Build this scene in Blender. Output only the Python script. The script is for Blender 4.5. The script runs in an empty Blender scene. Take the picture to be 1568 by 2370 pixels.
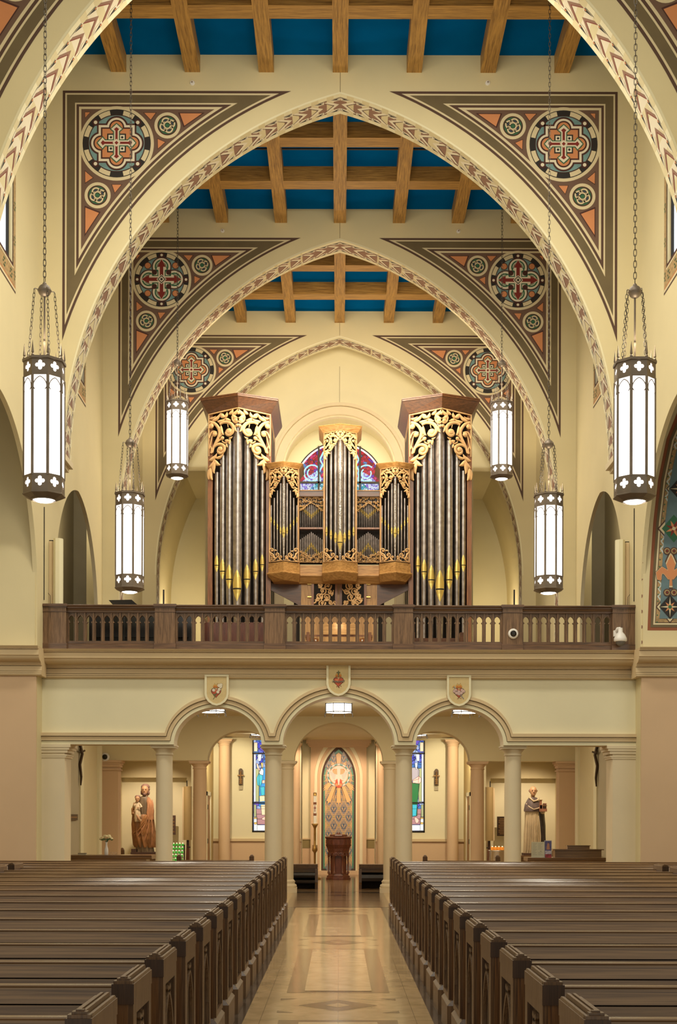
import bpy, math, random
from mathutils import Vector, Matrix
from mathutils.geometry import tessellate_polygon
PI = math.pi
S = bpy.context.scene
COL = S.collection
random.seed(7)

# ---------------- camera ----------------
F = 3065.0; HZ = 1888.0; CX = 784.0; EYE = 1.6; ROLL = 0.0024
cam_d = bpy.data.cameras.new('camera'); cam = bpy.data.objects.new('camera', cam_d); COL.objects.link(cam)
cam.location = (0, 0, EYE)
cam.rotation_mode = 'QUATERNION'
cam.rotation_quaternion = (Matrix.Rotation(-ROLL, 3, 'Y') @ Matrix.Rotation(PI / 2, 3, 'X')).to_quaternion()
cam_d.sensor_fit = 'VERTICAL'; cam_d.sensor_height = 24.0
cam_d.lens = F / 2370.0 * 24.0
cam_d.shift_y = (HZ - 1185.0) / 2370.0
cam_d.clip_end = 200
S.camera = cam

# ---------------- world, exposure ----------------
w = bpy.data.worlds.new('world'); S.world = w; w.use_nodes = True
bg = w.node_tree.nodes['Background']
bg.inputs[0].default_value = (1.0, 0.95, 0.78, 1); bg.inputs[1].default_value = 0.52
S.view_settings.view_transform = 'Standard'; S.view_settings.look = 'None'
S.view_settings.gamma = 1; S.view_settings.use_curve_mapping = False
S.view_settings.exposure = 0.1

def light(name, kind, loc, power, col=(1, .84, .62), size=1, size_y=None, target=None, spot=None, blend=.6):
    d = bpy.data.lights.new(name, kind); d.energy = power; d.color = col
    if kind == 'AREA':
        d.size = size
        if size_y: d.shape = 'RECTANGLE'; d.size_y = size_y
    else:
        d.shadow_soft_size = size
    if spot: d.spot_size = math.radians(spot); d.spot_blend = blend
    o = bpy.data.objects.new(name, d); COL.objects.link(o); o.location = loc
    if target is not None:
        o.rotation_euler = (Vector(target) - Vector(loc)).to_track_quat('-Z', 'Y').to_euler()
    return o

WARM = (1, .86, .62); SOFT = (1, .94, .78)
# large soft lights, unseen, added to brighten the bays and fascia
light('bay_fill_near', 'AREA', (0, 9.0, 13.2), 380, SOFT, 6, 6, (0, 14, 0))
light('fascia_fill', 'AREA', (0, 17.2, 12.4), 430, SOFT, 5, .6, (0, 21.9, 2.9))
for i, y in enumerate((13.8, 19.3, 24.9, 30.4)):
    light('bay_fill', 'AREA', (0, y - .3, 11.6), (95, 120, 112, 100)[i], SOFT, 3.5, 2, (0, y + .8, 0))
    light('bay_up_fill', 'AREA', (0, y - 1.0, 9.6), (42, 45, 42, 42)[i], WARM, 3, 1, (0, y + .5, 14))
light('loft_light', 'AREA', (0, 28.4, 12.6), 430, WARM, 5, .6, (0, 31.5, 7.5))
light('apse_light', 'AREA', (0, 33.8, 9.4), 60, WARM, 2.5, .4, (0, 34.4, 12.6))
for s in (-1, 1):
    light('loft_side_light', 'POINT', (s * 4.1, 35.6, 7.0), 40, WARM, .4)
    light('transept_light', 'AREA', (s * 7.4, 17.0, 5.2), 60, SOFT, 3, 2, (s * 6.2, 21.6, 1.0))
    light('aisle_fill', 'POINT', (s * 5.35, 27.0, 7.9), 26, SOFT, .25)  # unseen point light added to brighten the side aisle behind the opening
light('gallery_light', 'AREA', (0, 24.7, 3.6), 105, WARM, 7, 2.5, (0, 24.7, 0))
light('narthex_light', 'AREA', (0, 31.5, 3.5), 170, WARM, 5, 3.0, (0, 32.2, 0))
light('niche_spot', 'SPOT', (0, 34.3, 3.6), 130, (1, .76, .54), .05, None, (0, 36.5, 1.7), 75)
for s in (-1, 1):
    light('niche_side_spot', 'SPOT', (s * .75, 34.0, 3.6), 90, (1, .74, .52), .05, None, (s * .8, 36.2, 1.6), 70)
    light('statue_spot', 'SPOT', (s * 3.9, 27.9, 3.4), 260, (1, .80, .58), .05, None, (s * 4.15, 29.1, 1.4), 80)
    light('side_spot', 'SPOT', (s * 3.0, 32.8, 3.5), 180, (1, .86, .6), .05, None, (s * 2.9, 35.0, 2.2), 80)

# ---------------- materials ----------------
MATS = {}
def nodes(m):
    m.use_nodes = True
    nt = m.node_tree
    return nt, nt.nodes, nt.links, nt.nodes['Principled BSDF']
def mat(name, col, rough=.6, metal=0, noise=0, nscale=3, bump=0, bscale=40, spec=None, emit=None, estr=0, coat=0):
    if name in MATS: return MATS[name]
    m = bpy.data.materials.new(name); nt, N, L, b = nodes(m)
    b.inputs['Base Color'].default_value = (*col, 1)
    b.inputs['Roughness'].default_value = rough; b.inputs['Metallic'].default_value = metal
    if spec is not None: b.inputs['Specular IOR Level'].default_value = spec
    if coat: b.inputs['Coat Weight'].default_value = coat; b.inputs['Coat Roughness'].default_value = .15
    if emit: b.inputs['Emission Color'].default_value = (*emit, 1); b.inputs['Emission Strength'].default_value = estr
    if noise or bump:
        tc = N.new('ShaderNodeTexCoord')
    if noise:
        n = N.new('ShaderNodeTexNoise'); n.inputs['Scale'].default_value = nscale; n.inputs['Detail'].default_value = 5
        L.new(tc.outputs['Object'], n.inputs['Vector'])
        r = N.new('ShaderNodeValToRGB')
        r.color_ramp.elements[0].position = .3; r.color_ramp.elements[1].position = .7
        r.color_ramp.elements[0].color = (*[c * (1 - noise) for c in col], 1)
        r.color_ramp.elements[1].color = (*[min(1, c * (1 + noise)) for c in col], 1)
        L.new(n.outputs['Fac'], r.inputs['Fac']); L.new(r.outputs['Color'], b.inputs['Base Color'])
    if bump:
        n2 = N.new('ShaderNodeTexNoise'); n2.inputs['Scale'].default_value = bscale; n2.inputs['Detail'].default_value = 3
        L.new(tc.outputs['Object'], n2.inputs['Vector'])
        bp = N.new('ShaderNodeBump'); bp.inputs['Strength'].default_value = bump; bp.inputs['Distance'].default_value = .01
        L.new(n2.outputs['Fac'], bp.inputs['Height']); L.new(bp.outputs['Normal'], b.inputs['Normal'])
    MATS[name] = m
    return m
def wood(name, c1, c2, stretch, rough=.4, scale=6, coat=0, bump=.15):
    if name in MATS: return MATS[name]
    m = bpy.data.materials.new(name); nt, N, L, b = nodes(m)
    tc = N.new('ShaderNodeTexCoord'); mp = N.new('ShaderNodeMapping'); mp.inputs['Scale'].default_value = stretch
    L.new(tc.outputs['Object'], mp.inputs['Vector'])
    n = N.new('ShaderNodeTexNoise'); n.inputs['Scale'].default_value = scale; n.inputs['Detail'].default_value = 9
    n.inputs['Roughness'].default_value = .65; n.inputs['Distortion'].default_value = .35
    L.new(mp.outputs['Vector'], n.inputs['Vector'])
    r = N.new('ShaderNodeValToRGB'); r.color_ramp.elements[0].position = .32; r.color_ramp.elements[1].position = .62
    r.color_ramp.elements[0].color = (*c1, 1); r.color_ramp.elements[1].color = (*c2, 1)
    L.new(n.outputs['Fac'], r.inputs['Fac']); L.new(r.outputs['Color'], b.inputs['Base Color'])
    b.inputs['Roughness'].default_value = rough
    if coat: b.inputs['Coat Weight'].default_value = coat; b.inputs['Coat Roughness'].default_value = .22
    bp = N.new('ShaderNodeBump'); bp.inputs['Strength'].default_value = bump; bp.inputs['Distance'].default_value = .006
    L.new(n.outputs['Fac'], bp.inputs['Height']); L.new(bp.outputs['Normal'], b.inputs['Normal'])
    MATS[name] = m
    return m
def glow(name, col, strength):
    if name in MATS: return MATS[name]
    m = bpy.data.materials.new(name); nt, N, L, b = nodes(m)
    b.inputs['Base Color'].default_value = (*col, 1); b.inputs['Roughness'].default_value = .3
    b.inputs['Emission Color'].default_value = (*col, 1); b.inputs['Emission Strength'].default_value = strength
    MATS[name] = m
    return m

CREAM = mat('cream_plaster', (.655, .563, .335), .75, noise=.03, nscale=1.2, bump=.05, bscale=60)
PALE = mat('pale_cream_plaster', (.745, .68, .46), .75, noise=.02, nscale=1.5, bump=.04)
TRIMC = mat('trim_cream', (.62, .47, .27), .7, noise=.02)
PEACH = mat('peach_plaster', (.62, .43, .26), .75, noise=.03, nscale=1.4)
COLM = mat('column_cream', (.68, .57, .38), .65, noise=.02)
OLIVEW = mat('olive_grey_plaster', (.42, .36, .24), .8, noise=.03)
LBROWN = mat('paint_brown', (.085, .042, .026), .7)
LOLIVE = mat('paint_olive', (.135, .098, .045), .7, noise=.12, nscale=2.5)
LTAUPE = mat('paint_taupe', (.14, .078, .05), .7, noise=.05)
LCREAM = mat('paint_cream', (.66, .56, .35), .7)
LORANGE = mat('paint_orange', (.60, .24, .095), .7, noise=.05)
LBLUE = mat('paint_blue', (.16, .29, .29), .7, noise=.15, nscale=8)
LBLACK = mat('paint_black', (.018, .014, .012), .7)
LDRED = mat('paint_maroon', (.06, .016, .01), .7)
LRED = mat('paint_red', (.21, .02, .012), .7)
LGREEN = mat('paint_green', (.03, .13, .06), .7)
LWHITE = mat('paint_white', (.74, .66, .50), .7)
LROSE = mat('paint_rose_taupe', (.27, .145, .095), .7)
LNAVY = mat('paint_navy', (.03, .05, .10), .7)
CEILB = mat('ceiling_blue', (.001, .10, .31), .9, noise=.1, nscale=1.5, spec=0)
BEAMY = wood('beam_wood_long', (.17, .078, .016), (.50, .275, .065), (12, .45, 12), .5, 5)
BEAMX = wood('beam_wood_cross', (.17, .078, .016), (.50, .275, .065), (.45, 12, 12), .5, 5)
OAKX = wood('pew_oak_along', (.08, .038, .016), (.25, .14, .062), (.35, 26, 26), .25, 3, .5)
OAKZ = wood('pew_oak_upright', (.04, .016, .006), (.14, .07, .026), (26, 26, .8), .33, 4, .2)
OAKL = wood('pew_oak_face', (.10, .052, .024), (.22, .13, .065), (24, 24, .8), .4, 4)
RAILX = wood('rail_oak_along', (.05, .024, .012), (.155, .08, .04), (.5, 8, 8), .35, 4, .2)
RAILZ = wood('rail_oak_upright', (.07, .034, .014), (.20, .112, .055), (8, 8, .6), .4, 5)
ORGR = wood('organ_red_wood', (.13, .042, .013), (.30, .115, .035), (6, 6, .5), .35, 5, .2)
ORGX = wood('organ_red_wood_cross', (.055, .02, .008), (.14, .052, .018), (.6, 6, 6), .35, 5, .2)
ORGO = wood('organ_oak', (.28, .13, .03), (.55, .30, .10), (6, 6, .6), .4, 5)
ORGOX = wood('organ_oak_cross', (.28, .13, .03), (.55, .30, .10), (.6, 6, 6), .4, 5)
CARVE = mat('carved_limewood', (.74, .46, .21), .5, noise=.06, nscale=6)
TIN = mat('organ_tin', (.36, .32, .30), .34, .92, noise=.28, nscale=9)
TINE = mat('embossed_tin', (.45, .41, .38), .28, .92, noise=.4, nscale=30, bump=1.0, bscale=35)
GOLD = mat('gold_leaf', (.80, .62, .20), .28, .85)
DARK = mat('dark_interior', (.02, .014, .01), .9)
BRONZE = mat('lantern_bronze', (.21, .165, .125), .5, .5, noise=.15, nscale=6)
GLASSW = glow('lantern_glass', (1, .96, .92), 1.7)
LAMPW = glow('lamp_lens', (1, .95, .88), 6)
IRON = mat('black_iron', (.03, .025, .02), .5, .6)
CHROME = mat('brushed_steel', (.62, .60, .57), .25, 1)
WHITEP = mat('white_plastic', (.75, .72, .68), .4)
BLACKG = mat('black_gloss', (.012, .011, .011), .2)
LEATHER = mat('black_leather', (.02, .013, .01), .4)
MAHOG = wood('font_mahogany', (.05, .012, .005), (.15, .04, .018), (8, 8, .8), .3, 5, .3)
BRASS = mat('brass', (.45, .27, .08), .35, .9, noise=.2, nscale=10)
WAX = mat('candle_wax', (.80, .74, .64), .5)

_jc = [0]
def jit():
    _jc[0] += 1; return (_jc[0] % 8) * .08
# ---------------- mesh builder ----------------
class MB:
    def __init__(s): s.v = []; s.f = []; s.m = []; s.mats = []; s.sm = []
    def mi(s, m):
        if m not in s.mats: s.mats.append(m)
        return s.mats.index(m)
    def face(s, pts, m, smooth=False):
        b = len(s.v); s.v += [tuple(p) for p in pts]; s.f.append(tuple(range(b, b + len(pts)))); s.m.append(s.mi(m)); s.sm.append(smooth)
    def add(s, vs, fs, m, smooth=False):
        b = len(s.v); s.v += [tuple(p) for p in vs]; k = s.mi(m)
        for f in fs: s.f.append(tuple(b + i for i in f)); s.m.append(k); s.sm.append(smooth)
    def box(s, x0, x1, y0, y1, z0, z1, m):
        vs = [(x, y, z) for x in (x0, x1) for y in (y0, y1) for z in (z0, z1)]
        s.add(vs, [(0, 1, 3, 2), (4, 6, 7, 5), (0, 4, 5, 1), (2, 3, 7, 6), (0, 2, 6, 4), (1, 5, 7, 3)], m)
    def slab(s, loops, fn, t0, t1, m, medge=None, back=True, mback=None):
        """loops: outer + holes as 2D lists; fn(u,v,t) -> xyz; faces at t0 and t1 and the edges between"""
        tri = tessellate_polygon([[Vector((p[0], p[1], 0)) for p in l] for l in loops])
        flat = [p for l in loops for p in l]
        s.add([fn(p[0], p[1], t0) for p in flat], tri, m)
        if back: s.add([fn(p[0], p[1], t1) for p in flat], tri, mback or m)
        me = medge or m
        if me != 'none':
            for l in loops:
                n = len(l)
                vs = [fn(p[0], p[1], t) for p in l for t in (t0, t1)]
                s.add(vs, [(2 * i, 2 * i + 1, 2 * ((i + 1) % n) + 1, 2 * ((i + 1) % n)) for i in range(n)], me)
    def poly(s, pts, fn, m):
        tri = tessellate_polygon([[Vector((p[0], p[1], 0)) for p in pts]])
        s.add([fn(p[0], p[1]) for p in pts], tri, m)
    def loft(s, rings, m, smooth=True, cap=True, closed=True):
        n = len(rings[0]); b = [p for r in rings for p in r]; fs = []
        for j in range(len(rings) - 1):
            for i in range(n if closed else n - 1):
                i2 = (i + 1) % n
                fs.append((j * n + i, j * n + i2, (j + 1) * n + i2, (j + 1) * n + i))
        s.add(b, fs, m, smooth)
        if cap:
            s.add(rings[0], [tuple(range(n))[::-1]], m); s.add(rings[-1], [tuple(range(n))], m)
    def lathe(s, cx, cy, prof, m, n=20, smooth=True, rot=0, cap=True, sx=1, sy=1):
        s.loft([[(cx + r * sx * math.cos(2 * PI * i / n + rot), cy + r * sy * math.sin(2 * PI * i / n + rot), z) for i in range(n)] for r, z in prof], m, smooth, cap)
    def tube(s, pts, r, m, n=8, smooth=True, closed=False):
        pts = [Vector(p) for p in pts]; rings = []; N = len(pts)
        rs = r if isinstance(r, (list, tuple)) else [r] * N
        up = None
        for i, p in enumerate(pts):
            if closed: d = pts[(i + 1) % N] - pts[i - 1]
            else: d = pts[min(i + 1, N - 1)] - pts[max(i - 1, 0)]
            d.normalize()
            if up is None:
                up = Vector((0, 0, 1)) if abs(d.z) < .9 else Vector((1, 0, 0))
            a = d.cross(up)
            if a.length < 1e-4: a = d.cross(Vector((0, 1, 0)))
            a.normalize(); c = a.cross(d); up = c
            rings.append([tuple(p + rs[i] * (a * math.cos(2 * PI * k / n) + c * math.sin(2 * PI * k / n))) for k in range(n)])
        if closed: rings.append(rings[0])
        s.loft(rings, m, smooth, not closed)
    def sphere(s, c, r, m, n=14, k=8, sx=1, sy=1, sz=1):
        rings = []
        for j in range(1, k):
            a = -PI / 2 + PI * j / k
            rings.append([(c[0] + sx * r * math.cos(a) * math.cos(2 * PI * i / n), c[1] + sy * r * math.cos(a) * math.sin(2 * PI * i / n), c[2] + sz * r * math.sin(a)) for i in range(n)])
        s.loft(rings, m, True, True)
    def profile(s, prof, x0, x1, m, smooth=False):
        """prof: (y,z) polyline closed, extruded along x"""
        n = len(prof)
        s.add([(x, p[0], p[1]) for x in (x0, x1) for p in prof], [(i, (i + 1) % n, n + (i + 1) % n, n + i) for i in range(n)] + [tuple(range(n)), tuple(range(n, 2 * n))[::-1]], m, smooth)
    def build(s, name, parent=None):
        me = bpy.data.meshes.new(name); me.from_pydata(s.v, [], s.f)
        for m in s.mats: me.materials.append(m)
        me.polygons.foreach_set('material_index', s.m); me.polygons.foreach_set('use_smooth', s.sm)
        me.update()
        o = bpy.data.objects.new(name, me); COL.objects.link(o)
        if parent is not None: o.parent = parent
        return o
def tag(o, label=None, cat=None, group=None, kind=None):
    if label: o['label'] = label
    if cat: o['category'] = cat
    if group: o['group'] = group
    if kind: o['kind'] = kind
    return o
def struct(mb, name, parent=None):
    o = mb.build(name, parent)
    if parent is None: o['kind'] = 'structure'
    return o
def empty(name, loc=(0, 0, 0), rz=0):
    o = bpy.data.objects.new(name, None); COL.objects.link(o); o.location = loc; o.rotation_euler = (0, 0, rz); o.empty_display_size = .2
    return o
def thing(name, label, cat, loc=(0, 0, 0), group=None, rz=0):
    return tag(empty(name, loc, rz), label, cat, group)
def copy_tree(o, parent=None):
    c = o.copy(); COL.objects.link(c)
    if parent is not None: c.parent = parent
    for ch in list(o.children): copy_tree(ch, c)
    return c
def at(px, py, Y):
    dx = px - CX; dy = HZ - py
    return ((dx - ROLL * dy) * Y / F, Y, EYE + (dy + ROLL * dx) * Y / F)
def X(px, Y): return (px - CX) * Y / F
def Z(py, Y): return EYE + (HZ - py) * Y / F
def arc(cx, cy, r, a0, a1, n, ry=None):
    ry = ry or r
    return [(cx + r * math.cos(a0 + (a1 - a0) * i / n), cy + ry * math.sin(a0 + (a1 - a0) * i / n)) for i in range(n + 1)]
def circ(cx, cy, r, n=32): return arc(cx, cy, r, 0, 2 * PI, n)[:-1]
def stroke2(pts, wd):
    """ribbon outline of a polyline"""
    L_, R_ = [], []
    for i, p in enumerate(pts):
        a = pts[max(i - 1, 0)]; b = pts[min(i + 1, len(pts) - 1)]
        dx, dy = b[0] - a[0], b[1] - a[1]; l = math.hypot(dx, dy) or 1
        w_ = wd[i] if isinstance(wd, (list, tuple)) else wd
        L_.append((p[0] - dy / l * w_, p[1] + dx / l * w_)); R_.append((p[0] + dy / l * w_, p[1] - dx / l * w_))
    return L_, R_
# ================= SETTING =================
W = 4.91; BAY = 5.56; A = [16.34 + BAY * i for i in range(-1, 4)]   # arch planes: 10.78, 16.34, 21.9, 27.46, 33.02
TH = .62; R0 = 6.146; AC = 1.58; ZS = 7.6; ZC = 14.18; ZB = 13.89
ZLOFT = 4.15
def arch_left(R, n=26):
    """left arc of the pointed arch from springing up to the apex"""
    a1 = math.acos(-AC / R)
    return arc(AC, ZS, R, PI, a1, n)
def arch_line(R, n=26):
    l = arch_left(R, n); return l + [(-x, z) for x, z in l[:-1][::-1]]
# ---- paint helpers on a wall facing the camera ----
class Paint:
    def __init__(s, mb, Y, mirror=False): s.mb = mb; s.Y = Y; s.k = -1 if mirror else 1
    def p(s, pts, layer, m):
        J = jit()
        s.mb.poly(pts, lambda x, z: (s.k * x, s.Y - .0015 * (layer + J) - .001, z), m)
    def ribbon(s, pts, wd, layer, m, closed=False):
        if closed: pts = pts + [pts[0], pts[1]]
        L_, R_ = stroke2(pts, wd)
        n = len(pts) - (1 if closed else 0)
        for i in range(n - (0 if closed else 1)):
            if i + 1 >= len(L_): break
            s.mb.face([(s.k * q[0], s.Y - .0015 * layer - .001, q[1]) for q in (L_[i], L_[i + 1], R_[i + 1], R_[i])], m)
def spandrel(P, design):
    xl, zt, R = -4.59, 13.58, 6.44; q = 1 / 731.6
    def region(d):
        x = xl + d; z = zt - d; r = R + d
        # tip points on arc
        zz = ZS + math.sqrt(max(0, r * r - (x - AC) ** 2)); xx = AC - math.sqrt(r * r - (z - ZS) ** 2)
        a0 = math.atan2(zz - ZS, x - AC); a1 = math.atan2(z - ZS, xx - AC)
        return [(x, z)] + arc(AC, ZS, r, a0, a1, 24)
    # the tip: region bounded by x>=xl (left), z<=zt (top), outside the circle
    for d, m, l in ((0, LBROWN, 1), (.041, LCREAM, 2), (.070, LOLIVE, 3), (.203, LCREAM, 4), (.229, LBROWN, 5), (.270, LCREAM, 6), (.309, LTAUPE, 7)):
        P.p(region(d), l, m)
    def C(u, v): return (xl + (u - 17) * q, zt - (v - 45) * q)
    cx, cz = C(672, 687)
    for tri in (((990, 312), (1155, 312), (1085, 410)), ((1415, 312), (1735, 312), (1480, 490)), ((1162, 622), (1268, 668), (1166, 760)),
                ((285, 308), (355, 308), (287, 385)), ((285, 1010), (395, 1105), (288, 1175)), ((608, 1180), (742, 1180), (648, 1295)), ((284, 1440), (480, 1516), (284, 1815))):
        pts = [C(*t) for t in tri]; g = (sum(p[0] for p in pts) / 3, sum(p[1] for p in pts) / 3)
        P.p(pts, 8, LDRED)
        P.p([(g[0] + (p[0] - g[0]) * .84, g[1] + (p[1] - g[1]) * .84) for p in pts], 9, LORANGE)
    for (u, v) in ((1285, 468), (442, 1315)):
        x, z = C(u, v)
        P.p(circ(x, z, 158 * q), 8, LCREAM); P.p(circ(x, z, 121 * q), 9, LDRED); P.p(circ(x, z, 107 * q), 10, LGREEN)
        for k in range(4):
            P.p(circ(x + .075 * math.cos(k * PI / 2 + .4), z + .075 * math.sin(k * PI / 2 + .4), .026, 10), 11, LNAVY)
        for rr, lay in ((9, 12), (5.6, 13)):
            for ph in (0, 1):
                pth = []
                for i in range(48):
                    t = 2 * PI * i / 48; r_ = (66 + 24 * math.cos(2 * t + ph * PI)) * q
                    pth.append((x + r_ * math.cos(t + .4), z + r_ * math.sin(t + .4)))
                P.ribbon(pth, rr * 1.6 * q, lay, LDRED if lay == 12 else LCREAM, True)
        P.ribbon(circ(x, z, 40 * q, 24), 13 * q, 14, LDRED, True); P.ribbon(circ(x, z, 40 * q, 24), 8 * q, 15, LCREAM, True)
    P.p(circ(cx, cz, 450 * q, 64), 8, LCREAM)
    P.p(circ(cx, cz, 412 * q, 64), 10, LBLACK)
    nb = 16
    for k in range(nb):
        if design == 'A' and k % 2 == 0 or design == 'B' and k % 4 in (0, 2):
            pass
        if k % 2: 
            a = 2 * PI * (k + (0 if design == 'A' else .0)) / nb; da = 2 * PI / nb * .46
            P.p(arc(cx, cz, 403 * q, a - da, a + da, 5) + arc(cx, cz, 348 * q, a + da, a - da, 5), 11, LCREAM)
    P.p(circ(cx, cz, 345 * q, 64), 11, LDRED)
    P.p(circ(cx, cz, 336 * q, 64), 12, LBLUE)
    def arm(prof, lay, m, off=0):
        for k in range(4):
            a = k * PI / 2; ca, sa = math.cos(a), math.sin(a)
            pts = [(d, h) for d, h in prof] + [(d, -h) for d, h in prof[::-1] if h > 0]
            P.p([(cx + (d * ca - h * sa) * q, cz + (d * sa + h * ca) * q) for d, h in pts], lay, m)
    def quat(sq, dist, r, lay, m):
        if sq: P.p([(cx - sq * q, cz - sq * q), (cx + sq * q, cz - sq * q), (cx + sq * q, cz + sq * q), (cx - sq * q, cz + sq * q)], lay, m)
        for k in range(4):
            P.p(circ(cx + dist * math.cos(k * PI / 2) * q, cz + dist * math.sin(k * PI / 2) * q, r * q, 28), lay, m)
    if design == 'A':
        for (sx, sy) in ((1, 1), (1, -1), (-1, 1), (-1, -1)):
            P.p(circ(cx + sx * 255 * q, cz + sy * 250 * q, 42 * q, 16), 13, LDRED); P.p(circ(cx + sx * 255 * q, cz + sy * 250 * q, 22 * q, 12), 16, LWHITE)
        quat(238, 190, 140, 13, LDRED); quat(218, 190, 118, 14, LWHITE); quat(190, 190, 92, 15, LDRED); quat(172, 190, 74, 16, LORANGE)
        P.p([(cx + a * 114 * q, cz + b * 114 * q) for a, b in ((-1, -1), (1, -1), (1, 1), (-1, 1))], 17, LBLACK)
        for (sx, sy) in ((1, 1), (1, -1), (-1, 1), (-1, -1)):
            P.p([(cx + (sx * 68 + a * 30) * q, cz + (sy * 68 + b * 30) * q) for a, b in ((-1, -1), (1, -1), (1, 1), (-1, 1))], 18, LWHITE)
            P.p(circ(cx + sx * 68 * q, cz + sy * 68 * q, 15 * q, 8), 19, LBLACK)
        arm([(0, 42), (135, 42), (165, 82), (185, 62), (212, 38), (242, 0)], 20, LGREEN)
        arm([(0, 30), (140, 30), (168, 66), (188, 44), (228, 0)], 21, LWHITE)
        arm([(20, 14), (145, 14), (165, 32), (190, 0)], 22, LRED)
        P.p([(cx + a * 48 * q, cz + b * 48 * q) for a, b in ((-1, 0), (0, -1), (1, 0), (0, 1))], 23, LWHITE)
        P.p([(cx + a * 24 * q, cz + b * 24 * q) for a, b in ((-1, 0), (0, -1), (1, 0), (0, 1))], 24, LRED)
    else:
        for (sx, sy) in ((1, 1), (1, -1), (-1, 1), (-1, -1)):
            P.p(circ(cx + sx * 210 * q, cz + sy * 210 * q, 54 * q, 18), 13, LDRED); P.p(circ(cx + sx * 210 * q, cz + sy * 210 * q, 43 * q, 18), 14, LORANGE)
        for k in range(4):
            a = k * PI / 2
            P.p(circ(cx + 370 * math.cos(a) * q, cz + 370 * math.sin(a) * q, 42 * q, 16), 13, LDRED)
            P.p(circ(cx + 370 * math.cos(a) * q, cz + 370 * math.sin(a) * q, 20 * q, 12), 14, LWHITE)
        quat(120, 190, 152, 15, LDRED); quat(110, 190, 134, 16, LWHITE)
        quat(0, 195, 104, 17, LGREEN); quat(0, 195, 82, 18, LWHITE)
        for (sx, sy) in ((1, 1), (1, -1), (-1, 1), (-1, -1)):
            P.p(circ(cx + sx * 108 * q, cz + sy * 108 * q, 40 * q, 14), 18, LDRED)
        arm([(0, 62), (130, 62), (150, 90), (235, 60), (300, 0)], 19, LGREEN)
        arm([(0, 48), (140, 48), (150, 78), (235, 48), (318, 0)], 20, LWHITE)
        arm([(0, 26), (190, 26), (185, 62), (225, 48), (302, 0)], 21, LRED)
        for s_, m_, l_ in ((76, LWHITE, 22), (62, LBLACK, 23), (46, LWHITE, 24), (22, LBLACK, 25)):
            P.p([(cx + a * s_ * q, cz + b * s_ * q) for a, b in ((-1, 0), (0, -1), (1, 0), (0, 1))], l_, m_)
def soffit_band(mb, Yf, side, style, down=0):
    """chevron frieze painted on the underside of an arch, between Yf and Yf+TH"""
    a0, a1 = PI, math.acos(-AC / R0); L = R0 * (a0 - a1)
    def fn(s_, w_, lay):
        r = R0 - .0015 * lay - .001; t = a0 - max(0, s_) / R0
        return (side * (AC + r * math.cos(t)), Yf + w_, ZS + min(0, s_) + r * math.sin(t))
    def strip(w0, w1, lay, m, n=40):
        for i in range(n):
            s0, s1 = -down + (L + down) * i / n, -down + (L + down) * (i + 1) / n
            mb.face([fn(s0, w0, lay), fn(s1, w0, lay), fn(s1, w1, lay), fn(s0, w1, lay)], m)
    bgm, chm, edge = (LROSE, LWHITE, LBLACK) if style == 1 else (LWHITE, LROSE, LBLACK)
    strip(0, .1, 0, PALE); strip(.52, .62, 0, PALE); strip(.1, .108, 0, edge); strip(.512, .52, 0, edge); strip(.108, .512, 0, bgm)
    n = int((L + down) / .272); pit = (L + down) / n
    for k in range(n):
        s1 = L - k * pit
        def V(pts, lay, m):
            J = jit() * .7; mb.poly([(s1 - a, b) for a, b in pts], lambda u, v: fn(u, v, lay + J), m)
        c = .31
        for sg in (-1, 1):
            f = lambda d: c + sg * d
            V([(.02, f(0)), (.215, f(.165)), (.285, f(.165)), (.10, f(0))], 1, chm)
            if style == 1: V([(.10, f(0)), (.285, f(.165)), (.30, f(.165)), (.125, f(0))], 1, LDRED)
            else: V([(.10, f(0)), (.285, f(.165)), (.265, f(.165)), (.085, f(0))], 2, LRED)
            V([(.005, f(.20)), (.20, f(.20)), (.12, f(.125)), (.005, f(.125))], 2, LWHITE)
            V([(.02, f(.195)), (.17, f(.192)), (.03, f(.14))], 3, LBLACK)
            V([(.035 + .022 * math.cos(t * PI / 4), f(.172 + .014 * math.sin(t * PI / 4))) for t in range(8)], 4, LWHITE if style == 1 else LORANGE)
def arch_wall(i, name, style, design, leg=0.0):
    Y = A[i]; mb = MB()
    line = arch_line(R0)
    zb = ZS - .01
    pts = [(-W, zb), (-AC - R0 + 2 * AC, zb)] + line + [(AC + R0 - 2 * AC, zb), (W, zb), (W, ZC + .4), (-W, ZC + .4)]
    if leg: pts = [(-W, leg), (-AC - R0 + 2 * AC, leg)] + line + [(AC + R0 - 2 * AC, leg), (W, leg), (W, ZC + .4), (-W, ZC + .4)]
    mb.slab([pts], lambda u, v, t: (u, t, v), Y, Y + TH, CREAM)
    for k, side in ((False, 1), (True, -1)):
        P = Paint(mb, Y, k)
        # pale arris along the arch, on the face
        o = arch_left(R0 + .03, 40); i_ = arch_left(R0, 40)
        for a in range(40):
            P.p([o[a], o[a + 1], i_[a + 1], i_[a]], 1, PALE)
        spandrel(P, design)
        soffit_band(mb, Y, side, style, ZS - leg if leg else 0)
    # hairline joint above the apex
    mb.box(-.004, .004, Y - .003, Y, 13.56, ZB, LOLIVE)
    o = struct(mb, name)
    if not leg:
        cb = MB()
        for s in (-1, 1):
            x0 = s * 4.60
            cb.box(min(s * W, x0 - s * .06), max(s * W, x0 - s * .06), Y + .02, Y + TH + .06, ZS - .11, ZS - .01, COLM)
            cb.box(min(s * W, x0), max(s * W, x0), Y + .05, Y + TH, ZS - .18, ZS - .11, COLM)
            cb.lathe(s * (W - .08), Y + .33, [(.02, ZS - .50), (.10, ZS - .46), (.17, ZS - .34), (.22, ZS - .18)], COLM, 16)
        cb.build('corbel', o)
    return o
arch_wall(1, 'wall_near_arch', 0, 'B')
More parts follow.
